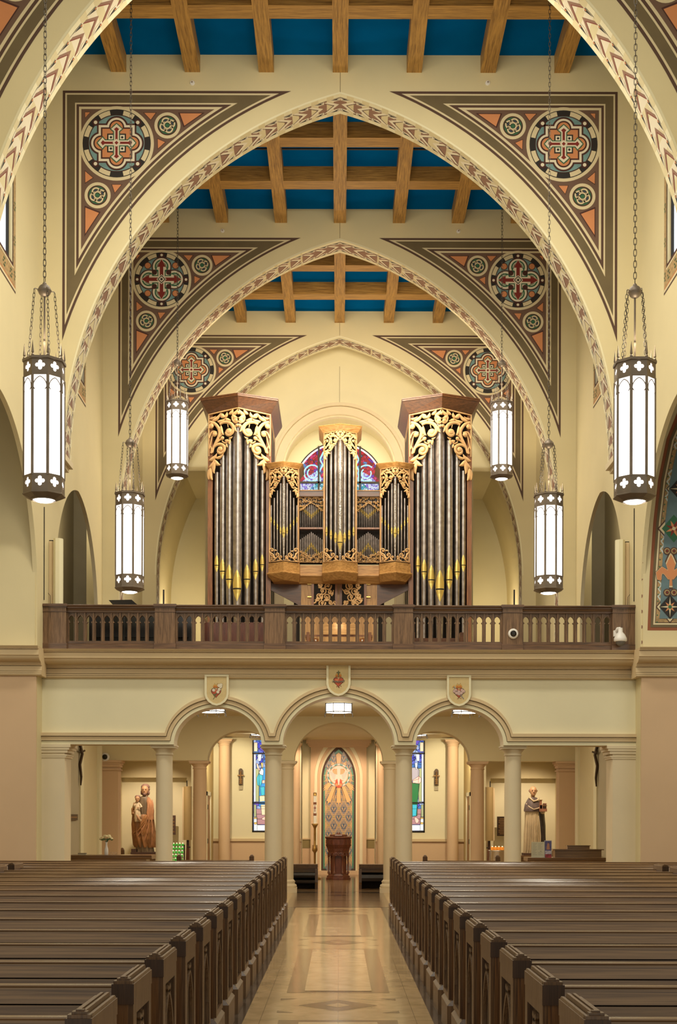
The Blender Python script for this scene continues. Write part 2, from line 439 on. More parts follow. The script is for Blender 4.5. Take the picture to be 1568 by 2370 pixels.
arch_wall(2, 'wall_front_arch', 1, 'A')
arch_wall(3, 'wall_middle_arch', 1, 'B', ZLOFT)
arch_wall(4, 'wall_loft_arch', 1, 'A', ZLOFT)

# ---- side walls with arch openings and clerestory windows ----
def side_opening(yc, hw, R, zs, z0, n=14):
    """notch outline from (yc-hw,z0) over the pointed arc to (yc+hw,z0)"""
    c = R - hw; a = math.acos(c / R) if c > 0 else PI / 2
    r = arc(yc + hw - R, zs, R, 0, a, n)       # right arc up to the apex
    l = [(2 * yc - y, z) for y, z in r[::-1]][1:]
    return [(yc + hw, z0)] + r + l + [(yc - hw, z0)]
def win_outline(yc, hw, z0, zs, n=8):
    R = hw * 1.7; c = R - hw; a = math.acos(c / R)
    r = arc(yc + hw - R, zs, R, 0, a, n); l = [(2 * yc - y, z) for y, z in r[::-1]][1:]
    return [(yc - hw, z0), (yc + hw, z0)] + r + l
WIN_Y = [A[1] + BAY / 2, A[2] + BAY / 2, A[3] + BAY / 2]
for s, side in ((-1, 'left'), (1, 'right')):
    mb = MB()
    fn = lambda u, v, t: (s * t, u, v)
    # near bay: opening down to the floor
    o = side_opening(A[1] + BAY / 2, 2.41, 2.62, 5.15, 0, 36)
    near = [(11.5, 0), (11.5, ZC + .3), (A[2], ZC + .3), (A[2], 0)] + o
    mb.slab([near, win_outline(WIN_Y[0], .72, 9.86, 11.6)], fn, W, W + .07, CREAM)
    o = side_opening(24.92, 2.05, 2.25, 5.45, ZLOFT, 30)
    mid = [(A[2], ZLOFT), (A[2], ZC + .3), (A[3] + TH, ZC + .3), (A[3] + TH, ZLOFT)] + o
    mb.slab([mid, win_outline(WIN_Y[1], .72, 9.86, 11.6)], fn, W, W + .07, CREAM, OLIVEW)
    far = [(A[3] + TH, ZLOFT), (A[3] + TH, ZC + .3), (A[4] + TH, ZC + .3), (A[4] + TH, ZLOFT)]
    mb.slab([far, win_outline(WIN_Y[2], .72, 9.86, 11.6)], fn, W, W + .45, CREAM)
    # narthex side walls under the loft
    mb.box(*sorted((s * W, s * (W + .45))), A[2] + .02, 30, 0, ZLOFT - .02, CREAM)
    for y in WIN_Y:     # painted borders
        for a, (g, m) in enumerate(((.20, LBROWN), (.185, LCREAM), (.165, LORANGE), (.155, mat('paint_tan', (.38, .25, .11), .7, noise=.3, nscale=20)), (.035, LCREAM), (.02, LDRED))):
            l = 1 + a
            mb.slab([win_outline(y, .72 + g, 9.86 - g * 1.9, 11.6), win_outline(y, .72, 9.86, 11.6)], lambda u, v, t: (s * t, u, v), W - .002 * l, W, m, 'none', False)
        for k in range(5):
            for e in (-1, 1):
                for j in range(6):
                    t = j * PI / 3
                    yy = y + e * .815 + .035 * math.cos(t); zz = 9.72 + k * .52 + .06 * math.sin(t)
                    mb.face([(s * (W - .015), yy + .014 * math.cos(q * PI / 2), zz + .02 * math.sin(q * PI / 2)) for q in range(4)], LGREEN)
        for k in range(4):
            for j in range(6):
                t = j * PI / 3; yy = y - .6 + k * .4 + .05 * math.cos(t); zz = 9.68 + .06 * math.sin(t)
                mb.face([(s * (W - .015), yy + .02 * math.cos(q * PI / 2), zz + .02 * math.sin(q * PI / 2)) for q in range(4)], LGREEN)
    # chevron fringe of the near opening
    if s > 0:
        o = side_opening(A[1] + BAY / 2, 2.41, 2.62, 5.15, 4.4)[:15]
        dense = []
        for a, b in zip(o, o[1:]):
            k_ = max(1, round(math.hypot(b[0] - a[0], b[1] - a[1]) / .13))
            dense += [(a[0] + (b[0] - a[0]) * q / k_, a[1] + (b[1] - a[1]) * q / k_) for q in range(k_)]
        for q in range(0, len(dense) - 1, 2):
            a, b = dense[q], dense[q + 1]; e = .004
            mb.face([(W + .01, a[0] - e, a[1]), (W + .04, a[0] - e, a[1] + .03), (W + .04, a[0] - e, a[1] + .05), (W + .01, a[0] - e, a[1] + .06)], LROSE)
    struct(mb, 'wall_' + side)
    n = 0
SKYG = glow('clerestory_glass', (.70, .80, .95), .95)
wn = 0
for s in (-1, 1):
    for y in WIN_Y:
        wn += 1
        mb = MB(); mb.slab([win_outline(y, .715, 9.865, 11.6)], lambda u, v, t: (s * t, u, v), W + .09, W + .10, SKYG)
        o = struct(mb, 'window_%d' % wn)
        fr = MB(); out = win_outline(y, .715, 9.865, 11.6); inn = win_outline(y, .675, 9.91, 11.6)
        fr.slab([out, inn], lambda u, v, t: (s * t, u, v), W + .05, W + .09, IRON)
        fr.box(*sorted((s * (W + .05), s * (W + .09))), y - .012, y + .012, 9.87, 12.4, IRON)
        fr.build('window_frame', o)
# outer walls of side aisles seen through the loft openings
for s, side in ((-1, 'left'), (1, 'right')):
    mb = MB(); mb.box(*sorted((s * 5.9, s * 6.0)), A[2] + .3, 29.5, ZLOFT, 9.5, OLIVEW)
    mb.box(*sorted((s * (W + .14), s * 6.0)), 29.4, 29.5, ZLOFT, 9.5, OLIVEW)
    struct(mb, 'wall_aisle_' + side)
# ---- transept walls facing the camera ----
for s, side in ((-1, 'left'), (1, 'right')):
    mb = MB(); Yt = 21.50
    mb.box(*sorted((s * (W + .005), s * 10)), Yt, Yt + .38, 0, 3.95, PEACH)
    mb.box(*sorted((s * (W + .03), s * 10)), Yt, Yt + .38, 3.95, 13, CREAM)
    # ceiling of the transept
    mb.box(*sorted((s * (W + .45), s * 10)), 11, Yt, 12.9, 13, CREAM)
    mb.box(*sorted((s * 10, s * 10.1)), 11, Yt + .2, 0, 13, CREAM); mb.box(*sorted((s * (W + .1), s * 10)), 10.9, 11, 4.5, 13, CREAM)  # upper front wall: unseen, added to keep world light out of the transept
    if s > 0:
        # painted panel
        cur = [at(u, v, Yt)[::2] for u, v in ((1499.5, 1459), (1501, 1420), (1504.5, 1333), (1513, 1208), (1524, 1111), (1543.5, 1016), (1568, 955), (1600, 905), (1650, 850), (1720, 810))]
        sc = Yt / F
        def pan(dl, lay, m):
            pts = [(x + dl * sc * (1.0 if i < 6 else 1.15), z + (dl * sc if i == 0 else -dl * sc * max(0, (i - 3) * .12))) for i, (x, z) in enumerate(cur)]
            pts += [(9.0, pts[-1][1]), (9.0, pts[0][1])]
            mb.poly(pts, lambda x, z: (x, Yt - .002 * lay, z), m)
        RUST = mat('paint_rust', (.26, .08, .03), .7)
        for dl, m in ((0, RUST), (7, LOLIVE), (13, LCREAM), (17, LBROWN), (18.5, mat('paint_tan', (.38, .25, .11)))):
            pan(dl, 1 + dl * .3, m)
        pan(27, 10, mat('paint_slate', (.12, .19, .21), .7, noise=.15, nscale=6))
        def at2(u, v): p = at(u, v, Yt); return (p[0], p[2])
        def PP(pts, lay, m):
            J = jit(); mb.poly(pts, lambda x, z: (x, Yt - .002 * (lay + J) - .01, z), m)
        # zigzag at the inner edge
        def xe(v):
            c = ((1499.5, 1459), (1501, 1420), (1504.5, 1333), (1513, 1208), (1524, 1111), (1543.5, 1016), (1568, 955))
            for (x0, y0), (x1, y1) in zip(c, c[1:]):
                if y1 <= v <= y0: return x0 + (x1 - x0) * (y0 - v) / (y0 - y1)
            return 1575
        for zc in (1410, 1300, 1180, 1060):
            zz = []
            for k in range(9):
                v = zc - 20 - k * 9; zz.append(at2(xe(v) + (21 if k % 2 else 28), v))
            L_, R_ = stroke2(zz, .014)
            for k in range(8): PP([L_[k], L_[k + 1], R_[k + 1], R_[k]], 2, mat('paint_sky', (.52, .58, .55)))
        for k in range(30):
            v = 1440 - k * 16; PP(circ(*at2(xe(v) + 21, v), .012, 8), 2, LGREEN)
        def dia(u, v, r, lay, m): PP([at2(u - r, v), at2(u, v + r * 1.15), at2(u + r, v), at2(u, v - r * 1.15)], lay, m)
        for (u, v, kind) in ((1551, 1405, 0), (1560, 1224, 1), (1575, 1132, 0)):
            dia(u, v, 38 if kind else 33, 3, LBROWN); dia(u, v, 34 if kind else 30, 4, LCREAM); dia(u, v, 28 if kind else 25, 5, LGREEN if kind else LBLACK)
            for j in range(8):
                a = j * PI / 4 + (PI / 8 if kind else 0); r1, r2 = (20, 9) if kind else ((24, 6) if j % 2 == 0 else (15, 7))
                PP([at2(u, v), at2(u + r2 * math.cos(a - .35), v + r2 * math.sin(a - .35)), at2(u + r1 * math.cos(a), v + r1 * math.sin(a)), at2(u + r2 * math.cos(a + .35), v + r2 * math.sin(a + .35))], 6, (LORANGE if j % 2 else LRED) if kind else (LORANGE if j % 2 else LCREAM))
            PP(circ(*at2(u, v), .03, 10), 7, LCREAM if kind else LGREEN)
        # fleur-de-lis
        fu, fv = 1553, 1330
        for sc2, m, l in ((1.15, LBROWN, 6), (1.0, LCREAM, 7), (.88, LORANGE, 8)):
            PP([at2(fu + a * sc2, fv + b * sc2) for a, b in ((0, -52), (7, -38), (12, -26), (8, -12), (5, 2), (3, 14), (4, 30), (-4, 30), (-3, 14), (-5, 2), (-8, -12), (-12, -26), (-7, -38))], l, m)
            for e in (-1, 1):
                pth = [(fu + e * a, fv + b) for a, b in ((2, 10), (10, -4), (20, -10), (28, -2), (27, 10), (22, 12))]
                L_, R_ = stroke2([at2(*p) for p in pth], [.035 * sc2, .05 * sc2, .06 * sc2, .055 * sc2, .04 * sc2, .02 * sc2])
                for k in range(5): PP([L_[k], L_[k + 1], R_[k + 1], R_[k]], l, m)
        for cy in (1372, 1276):
            for e in (-1, 1):
                for rr, m, l in ((9, LBROWN, 9), (6.5, mat('paint_tan', (.38, .25, .11)), 10), (4, LBROWN, 11), (2, LRED, 12)): PP(circ(*at2(1552 + e * 8, cy), rr * sc, 14), l, m)
    struct(mb, 'wall_transept_' + side)

# ---- balcony parapet wall (fascia), arcade below ----
YB = A[2]
SPR = 2.77
def ell(cx, hw, rise, n=28): return arc(cx, SPR, hw, PI, 0, n, rise)
ARC = [(-2.0, .725, .62), (0, .925, .80), (2.0, .725, .62)]
mb = MB()
pts = [(-W - .02, SPR)]
for cx, hw, rise in ARC: pts += ell(cx, hw, rise)
pts += [(W + .02, SPR), (W + .02, 4.3), (-W - .02, 4.3)]
mb.slab([pts], lambda u, v, t: (u, t, v), YB, YB + .42, PALE, COLM)
# stepped archivolts and architrave
def outl(d):
    dh = min(d, .17); out = [(-W - .02, SPR + d)]
    for cx, hw, rise in ARC:
        th = math.asin(min(.99, d / (rise + d))) if d > 0 else 0
        out += [(cx + (hw + dh) * math.cos(PI - th - (PI - 2 * th) * i / 30), SPR + (rise + d) * math.sin(PI - th - (PI - 2 * th) * i / 30)) for i in range(31)]
    return out + [(W + .02, SPR + d)]
def band(d0, d1, yo, m):
    a, b = outl(d0), outl(d1); n = len(a)
    mb.add([(x, YB - yo, z) for x, z in a + b] , [(i, i + 1, n + i + 1, n + i) for i in range(n - 1)], m)
    for o in (a, b): mb.add([(x, y, z) for y in (YB - yo, YB) for x, z in o], [(i, i + 1, n + i + 1, n + i) for i in range(n - 1)], m)
band(0, .055, .04, PALE); band(.055, .063, .004, OLIVEW); band(.063, .128, .06, TRIMC); band(.128, .136, .01, OLIVEW); band(.136, .19, .085, TRIMC)  # olive bands: shade of the grooves between mouldings, put into the colour
o = struct(mb, 'wall_balcony')
# cornice
mb = MB()
def cornice(x0, x1, yf):
    pr = [(yf, 3.86), (yf - .03, 3.86), (yf - .05, 3.88), (yf - .05, 3.90), (yf - .01, 3.90), (yf - .01, 3.907), (yf - .04, 3.907), (yf - .04, 3.93), (yf - .0, 3.93), (yf - .0, 3.938), (yf - .025, 3.938), (yf - .025, 4.02), (yf - .0, 4.02), (yf - .0, 4.027), (yf - .05, 4.027), (yf - .05, 4.04), (yf - .07, 4.045), (yf - .07, 4.058), (yf - .09, 4.063), (yf - .09, 4.075)]
    pr += [(yf - .09 - .15 * math.sin(t * PI / 12), 4.075 + .09 * (1 - math.cos(t * PI / 12))) for t in range(1, 7)]
    pr += [(yf - .265, 4.17), (yf - .265, 4.26), (yf - .245, 4.26), (yf - .245, 4.267), (yf - .29, 4.267), (yf - .29, 4.282), (yf - .305, 4.284), (yf - .33, 4.312), (yf + .3, 4.312)]
    mb.profile(pr + [(yf + .3, 3.86)], x0, x1, TRIMC)
cornice(-W + .03, W - .03, YB)
for s in (-1, 1): cornice(*sorted((s * (W - .09), s * 9.9)), 21.50)
struct(mb, 'trim_1')
# pilasters at both ends of the arcade
for k, s in enumerate((-1, 1)):
    mb = MB()
    mb.box(*sorted((s * W, s * 4.53)), YB - .02, YB + .5, 0, 2.74, COLM)
    for z0, z1, d in ((2.72, 2.77, .10), (2.68, 2.72, .08), (2.63, 2.68, .05), (2.58, 2.60, .04), (2.55, 2.58, .025)):
        mb.box(*sorted((s * W, s * (4.53 - d))), YB - .02 - d * .4, YB + .5 + d * .4, z0, z1, COLM)
    mb.box(*sorted((s * W, s * 4.48)), YB - .05, YB + .53, 0, .18, COLM)
    struct(mb, 'trim_%d' % (2 + k))

# loft slab with ceiling below, and the second arcade wall
mb = MB(); mb.box(-W - 1.8, W + 1.8, YB + .3, 37.5, 3.98, ZLOFT, mat('loft_floor', (.22, .15, .09), .6)); struct(mb, 'floor_loft')
mb = MB(); mb.box(-W, W, YB + .42, A[3], 3.66, 3.76, CREAM)
mb.box(-W, W, A[3] + .42, 37.5, 3.66, 3.76, CREAM)
for s in (-1, 1): mb.box(*sorted((s * 1.75, s * 1.35)), A[3] + .42, 35.4, 3.52, 3.66, CREAM); mb.box(*sorted((s * 1.35, s * 3.2)), 30.4, 30.8, 3.5, 3.66, CREAM)
struct(mb, 'ceiling_narthex')
mb = MB(); pts = [(-W, 2.74)]
for cx, hw, rise in ARC: pts += [(x, z - .03) for x, z in ell(cx, hw * .995, rise)]
pts += [(W, 2.74), (W, 3.66), (-W, 3.66)]
mb.slab([pts], lambda u, v, t: (u, t, v), A[3], A[3] + .42, CREAM)
struct(mb, 'wall_narthex_arcade')
for k, s in enumerate((-1, 1)):      # peach pilasters at the ends of the second arcade
    mb = MB()
    mb.box(*sorted((s * W, s * 4.58)), A[3] + .02, A[3] + .4, 0, 2.72, PEACH)
    for z0, z1, d in ((2.69, 2.74, .08), (2.65, 2.69, .05), (2.60, 2.65, .03), (2.53, 2.56, .03)):
        mb.box(*sorted((s * W, s * (4.58 - d))), A[3] + .02 - d, A[3] + .4, z0, z1, PEACH)
    struct(mb, 'trim_%d' % (4 + k))
# pilaster strips on the narthex side walls
for k, s in enumerate((-1, 1)):
    mb = MB(); mb.box(*sorted((s * W, s * (W - .05))), 24.95, 25.25, 0, 3.66, PALE)
    mb.box(*sorted((s * W, s * (W - .05))), 26.9, 27.2, 0, 3.66, PALE)
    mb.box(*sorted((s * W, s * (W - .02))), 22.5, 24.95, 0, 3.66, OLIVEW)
    struct(mb, 'trim_%d' % (6 + k))
# statue recess walls and narthex back walls
mb = MB()
for s in (-1, 1):
    mb.box(*sorted((s * W, s * 3.42)), 30, 30.1, 0, 2.45, PALE); mb.box(*sorted((s * W, s * 3.42)), 29.8, 30.1, 2.45, 3.66, CREAM)
    mb.box(*sorted((s * 3.42, s * 3.32)), 29.8, 33, 0, 3.66, CREAM)
    mb.box(*sorted((s * 3.35, s * 1.02)), 35.1, 35.25, 1.03, 3.66, PALE) if False else None
# back wall with two tall window holes
for s in (-1, 1):
    outer = [(s * 3.6, 0), (s * .98, 0), (s * .98, 3.66), (s * 3.6, 3.66)]
    hole = [(s * 2.29, 1.16), (s * 1.40, 1.16), (s * 1.40, 3.60), (s * 2.29, 3.60)]
    mb.slab([outer, hole], lambda u, v, t: (u, t, v), 35.1, 35.3, PALE)
    mb.box(*sorted((s * 3.6, s * .98)), 35.08, 35.1, 0, .92, PEACH)
    mb.box(*sorted((s * 3.6, s * .98)), 35.03, 35.1, .92, .99, TRIMC)
    mb.box(*sorted((s * .98, s * .99)), 35.1, 36.6, 0, 3.66, PALE)
    mb.box(*sorted((s * 3.32, s * 3.6)), 33, 35.1, 0, 3.66, mat('warm_yellow_plaster', (.60, .46, .2), .8))
struct(mb, 'wall_narthex_back')
# ---- niche wall with stepped pointed surround ----
def lancet(hw, zs, n=14, z0=.1, k=2.35):
    R = hw * k; c = R - hw; a = math.acos(c / R)
    r = arc(hw - R, zs, R, 0, a, n); l = [(-y, z) for y, z in r[::-1]][1:]
    return [(-hw, z0), (hw, z0)] + r + l
YN = 36.3
mb = MB()
outer = [(-.76, 0), (.76, 0), (.76, 3.66), (-.76, 3.66)]
mb.slab([outer, lancet(.66, 2.62)], lambda u, v, t: (u, t, v), YN - .30, YN - .2, PEACH)
mb.slab([lancet(.68, 2.62, z0=.08), lancet(.58, 2.62)], lambda u, v, t: (u, t, v), YN - .22, YN - .1, PALE)
mb.slab([lancet(.60, 2.62, z0=.08), lancet(.515, 2.62)], lambda u, v, t: (u, t, v), YN - .14, YN, PEACH)
mb.slab([lancet(.535, 2.62, z0=.08), lancet(.47, 2.62)], lambda u, v, t: (u, t, v), YN - .06, YN + .05, PALE)
mb.box(-1.0, 1.0, YN + .03, YN + .2, 0, 3.7, PEACH)
for s in (-1, 1):
    mb.box(*sorted((s * .76, s * 1.10)), YN - .16, YN - .05, 0, 3.66, PALE)
    mb.box(*sorted((s * .76, s * 1.02)), YN - .19, YN - .16, 0, .72, PEACH)
    mb.box(*sorted((s * .76, s * 1.02)), YN - .2, YN - .16, .72, .95, mat('olive_band', (.25, .19, .07), .7))
    mb.box(*sorted((s * .76, s * 1.02)), YN - .22, YN - .16, .95, .99, TRIMC)
for z0, z1, d in ((3.56, 3.66, .12), (3.50, 3.56, .08), (3.46, 3.50, .04)):
    mb.box(-.76 - d, .76 + d, YN - .3 - d, YN - .2, z0, z1, PEACH)
struct(mb, 'wall_niche')

# ---- apse behind the organ ----
mb = MB(); Y2 = 34.2
zl = 10.6
# soffit between the loft arch and the back wall follows the arch
line = [( -4.566, ZLOFT)] + arch_line(R0 + .16) + [(4.566, ZLOFT)]
line = [(-4.72, ZLOFT)] + arch_line(R0 + .16) + [(4.72, ZLOFT)]
for i in range(len(line) - 1):
    a, b = line[i], line[i + 1]
    mb.face([(a[0], A[4] + TH - .05, a[1]), (b[0], A[4] + TH - .05, b[1]), (b[0], 37.2, b[1]), (a[0], 37.2, a[1])], CREAM, True)
# round arch recess in the upper back wall
cxz = Z(1090, Y2); rr = 1.72
up = [(-5, zl), (-5, 14.4), (5, 14.4), (5, zl), (3.36, zl), (3.36, ZLOFT), (rr, ZLOFT)] + arc(0, cxz, rr, 0, PI, 32) + [(-rr, ZLOFT), (-3.36, ZLOFT), (-3.36, zl)]
mb.slab([up], lambda u, v, t: (u, t, v), Y2, Y2 + .25, PALE)
for r1, r2, y in ((1.76, 1.69, Y2 - .05), (1.70, 1.66, Y2 + .05), (1.67, 1.48, Y2 + .02), (1.50, 1.44, Y2 + .12)):
    ring = arc(0, cxz, r1, 0, PI, 32) + arc(0, cxz, r2, PI, 0, 32)
    ring = [(r1, ZLOFT)] + arc(0, cxz, r1, 0, PI, 32) + [(-r1, ZLOFT), (-r2, ZLOFT)] + arc(0, cxz, r2, PI, 0, 32) + [(r2, ZLOFT)]
    mb.slab([ring], lambda u, v, t: (u, t, v), y, Y2 + .3, COLM)
# recess reveal and its back wall with the round window hole
YW = 35.3
cwz = Z(1128, YW); rw = 106 * YW / F
rec = [(1.5, ZLOFT)] + arc(0, cxz, 1.5, 0, PI, 32) + [(-1.5, ZLOFT)]
for i in range(len(rec) - 1):
    a, b = rec[i], rec[i + 1]; mb.face([(a[0], Y2 + .1, a[1]), (b[0], Y2 + .1, b[1]), (b[0], YW, b[1]), (a[0], YW, a[1])], CREAM, True)
hole = [(-rw, cwz - .9), (rw, cwz - .9)] + arc(0, cwz, rw, 0, PI, 32)
mb.slab([[(-1.6, ZLOFT), (1.6, ZLOFT), (1.6, cxz + 1.6), (-1.6, cxz + 1.6)], hole], lambda u, v, t: (u, t, v), YW, YW + .15, PALE)
mb.box(-5.2, 5.2, 37.2, 37.4, ZLOFT, 14.4, PALE)
mb.box(-5, -3.46, Y2, 37.2, zl - .1, zl, CREAM); mb.box(3.46, 5, Y2, 37.2, zl - .1, zl, CREAM)
mb.box(-3.46, -3.4, Y2, 37.2, ZLOFT, zl, PALE); mb.box(3.4, 3.46, Y2, 37.2, ZLOFT, zl, PALE)
mb.box(-.004, .004, Y2 - .003, Y2, cxz + 1.77, 13.2, LOLIVE)
struct(mb, 'wall_apse')

# ---- ceiling: blue panels with oak beams ----
ceil = MB(); ceil.box(-W - .5, W + .5, 4, A[4] + TH, ZC, ZC + .1, CEILB); co = struct(ceil, 'ceiling')
def beam_set(y0, y1, crosses):
    for k in range(-3, 4):
        x = k * 1.222
        b = MB(); w_ = .125
        b.box(x - w_, x + w_, y0, y1, ZB, ZC, BEAMY); b.build('beam', co)
    for yc in crosses:
        b = MB(); b.box(-W, W, yc - .17, yc + .17, ZB + .002, ZC, BEAMX); b.build('cross_beam', co)
        b.f and None
for i in (0, 1, 2, 3):
    y0 = A[i] + TH; y1 = A[i + 1]
    beam_set(y0, y1, (y0 + 1.66, y0 + 3.30))
cd = MB(); cd.box(-2.4, 2.4, 24.95, 24.99, ZC - .02, ZC, IRON); cd.build('conduit', co)

# ---- floor with marble inlay ----
def marble(name, c1, c2, rough=.14, sc=4):
    m = bpy.data.materials.new(name); nt, N, L, b = nodes(m)
    tc = N.new('ShaderNodeTexCoord'); n = N.new('ShaderNodeTexNoise'); n.inputs['Scale'].default_value = sc; n.inputs['Detail'].default_value = 10
    n.inputs['Distortion'].default_value = 1.0
    L.new(tc.outputs['Object'], n.inputs['Vector'])
    r = N.new('ShaderNodeValToRGB'); r.color_ramp.elements[0].position = .3; r.color_ramp.elements[1].position = .7
    r.color_ramp.elements[0].color = (*c1, 1); r.color_ramp.elements[1].color = (*c2, 1)
    L.new(n.outputs['Fac'], r.inputs['Fac'])
    br = N.new('ShaderNodeTexBrick'); br.offset = 0; br.inputs['Scale'].default_value = 1.0
    br.inputs['Mortar Size'].default_value = .002; br.inputs['Brick Width'].default_value = .61; br.inputs['Row Height'].default_value = .61
    br.inputs['Mortar'].default_value = (*[c * .45 for c in c1], 1)
    L.new(tc.outputs['Object'], br.inputs['Vector']); L.new(r.outputs['Color'], br.inputs['Color1']); L.new(r.outputs['Color'], br.inputs['Color2'])
    L.new(br.outputs['Color'], b.inputs['Base Color'])
    b.inputs['Roughness'].default_value = rough; b.inputs['Specular IOR Level'].default_value = .6
    return m
MTAN = marble('marble_tan', (.40, .27, .13), (.56, .385, .20))
MBRN = marble('marble_brown', (.15, .09, .045), (.25, .155, .08))
MDRK = marble('marble_dark', (.05, .038, .028), (.13, .095, .07), .12)
MLGT = marble('marble_light', (.50, .345, .18), (.65, .475, .27))
fl = MB()
fl.box(-10, 10, 2.5, 38, -.1, 0, MTAN)
def inl(pts, m, lay=1):
    J = jit(); fl.poly(pts, lambda x, y: (x, y, .0008 * (lay + J)), m)
def rect(x0, x1, y0, y1, m, lay=1): inl([(x0, y0), (x1, y0), (x1, y1), (x0, y1)], m, lay)
for s in (-1, 1): rect(*sorted((s * .86, s * .74)), 2.5, 23.2, MDRK)
for k in range(-1, 3):
    yd = 11.17 + k * BAY
    if yd > 23.4: continue
    inl([(-.335, yd), (0, yd - .34), (.335, yd), (0, yd + .34)], MBRN, 1); inl([(-.115, yd), (0, yd - .125), (.115, yd), (0, yd + .125)], MTAN, 2)
    for sx in (-1, 1):
        for sy in (-1, 1):
            inl([(sx * .5, yd + sy * .42), (sx * .36, yd + sy * .42), (sx * .5, yd + sy * .30)], MBRN)
for k in range(-1, 2):
    y0 = 11.96 + k * BAY; y1 = y0 + 3.96
    rect(-.465, .465, y0, y1, MBRN, 1); rect(-.305, .305, y0 + .10, y1 - .10, MLGT, 2)
    rect(-.305, .305, y0 + .10, y0 + .13, MDRK, 3)
rect(-.93, .93, 23.2, 27.4, MBRN, 1); rect(-.95, .95, 23.1, 23.2, MDRK, 2); rect(-.93, .93, 27.4, 27.9, MDRK, 1)
rect(-.8, .8, 25.0, 25.06, MDRK, 2); rect(-3.2, 3.2, 28, 36.2, MBRN, 1)
inl([(-.3, 26.6), (0, 26.3), (.3, 26.6), (0, 26.9)], MDRK, 2)
struct(fl, 'floor')
# ================= COLUMNS =================
def column(px_, Y, ztop, r, label, group, rose=COLM):
    t = thing('column', label, 'column', (px_, Y, 0), group)
    sc = r / .14
    m = MB()
    m.lathe(0, 0, [(r * 1.0, .26), (r * 1.0, 1.2), (r * .985, 2.0), (r * .95, ztop - .16)], rose, 28, cap=False); m.build('shaft', t)
    m = MB(); m.box(-r * 1.5, r * 1.5, -r * 1.5, r * 1.5, 0, .10, rose)
    m.lathe(0, 0, [(r * 1.42, .10), (r * 1.5, .13), (r * 1.42, .165), (r * 1.22, .175), (r * 1.18, .20), (r * 1.28, .225), (r * 1.15, .25), (r * 1.02, .27)], rose, 28); m.build('base', t)
    m = MB(); m.lathe(0, 0, [(r * .95, ztop - .17), (r * 1.05, ztop - .165), (r * 1.05, ztop - .15), (r * .98, ztop - .145), (r * 1.0, ztop - .115), (r * 1.25, ztop - .075), (r * 1.3, ztop - .055)], rose, 28)
    m.box(-r * 1.4, r * 1.4, -r * 1.4, r * 1.4, ztop - .055, ztop - .025, rose); m.box(-r * 1.5, r * 1.5, -r * 1.5, r * 1.5, ztop - .025, ztop, rose); m.build('capital', t)
    return t
for x, nm in ((-2.91, 'left outer'), (-1.09, 'left inner'), (1.09, 'right inner'), (2.91, 'right outer')):
    column(x, YB + .21, 2.77, .142, 'cream round column of the front arcade, %s one, under the balcony edge' % nm, 'front arcade columns')
for x, nm in ((-2.90, 'left outer'), (-1.08, 'left inner'), (1.08, 'right inner'), (2.90, 'right outer')):
    column(x, A[3] + .2, 2.735, .142, 'cream round column of the second arcade, %s one, behind the front row' % nm, 'second arcade columns', PEACH if abs(x) > 2 else COLM)
for s, nm in ((-1, 'left'), (1, 'right')):
    column(s * 3.0, 34.75, 3.6, .15, 'peach round column against the rear wall, %s of the stained glass window' % nm, 'rear wall columns', PEACH)
    column(s * 1.12, 35.0, 3.5, .10, 'slim peach column beside the niche alcove, on the %s' % nm, 'niche columns', PEACH)

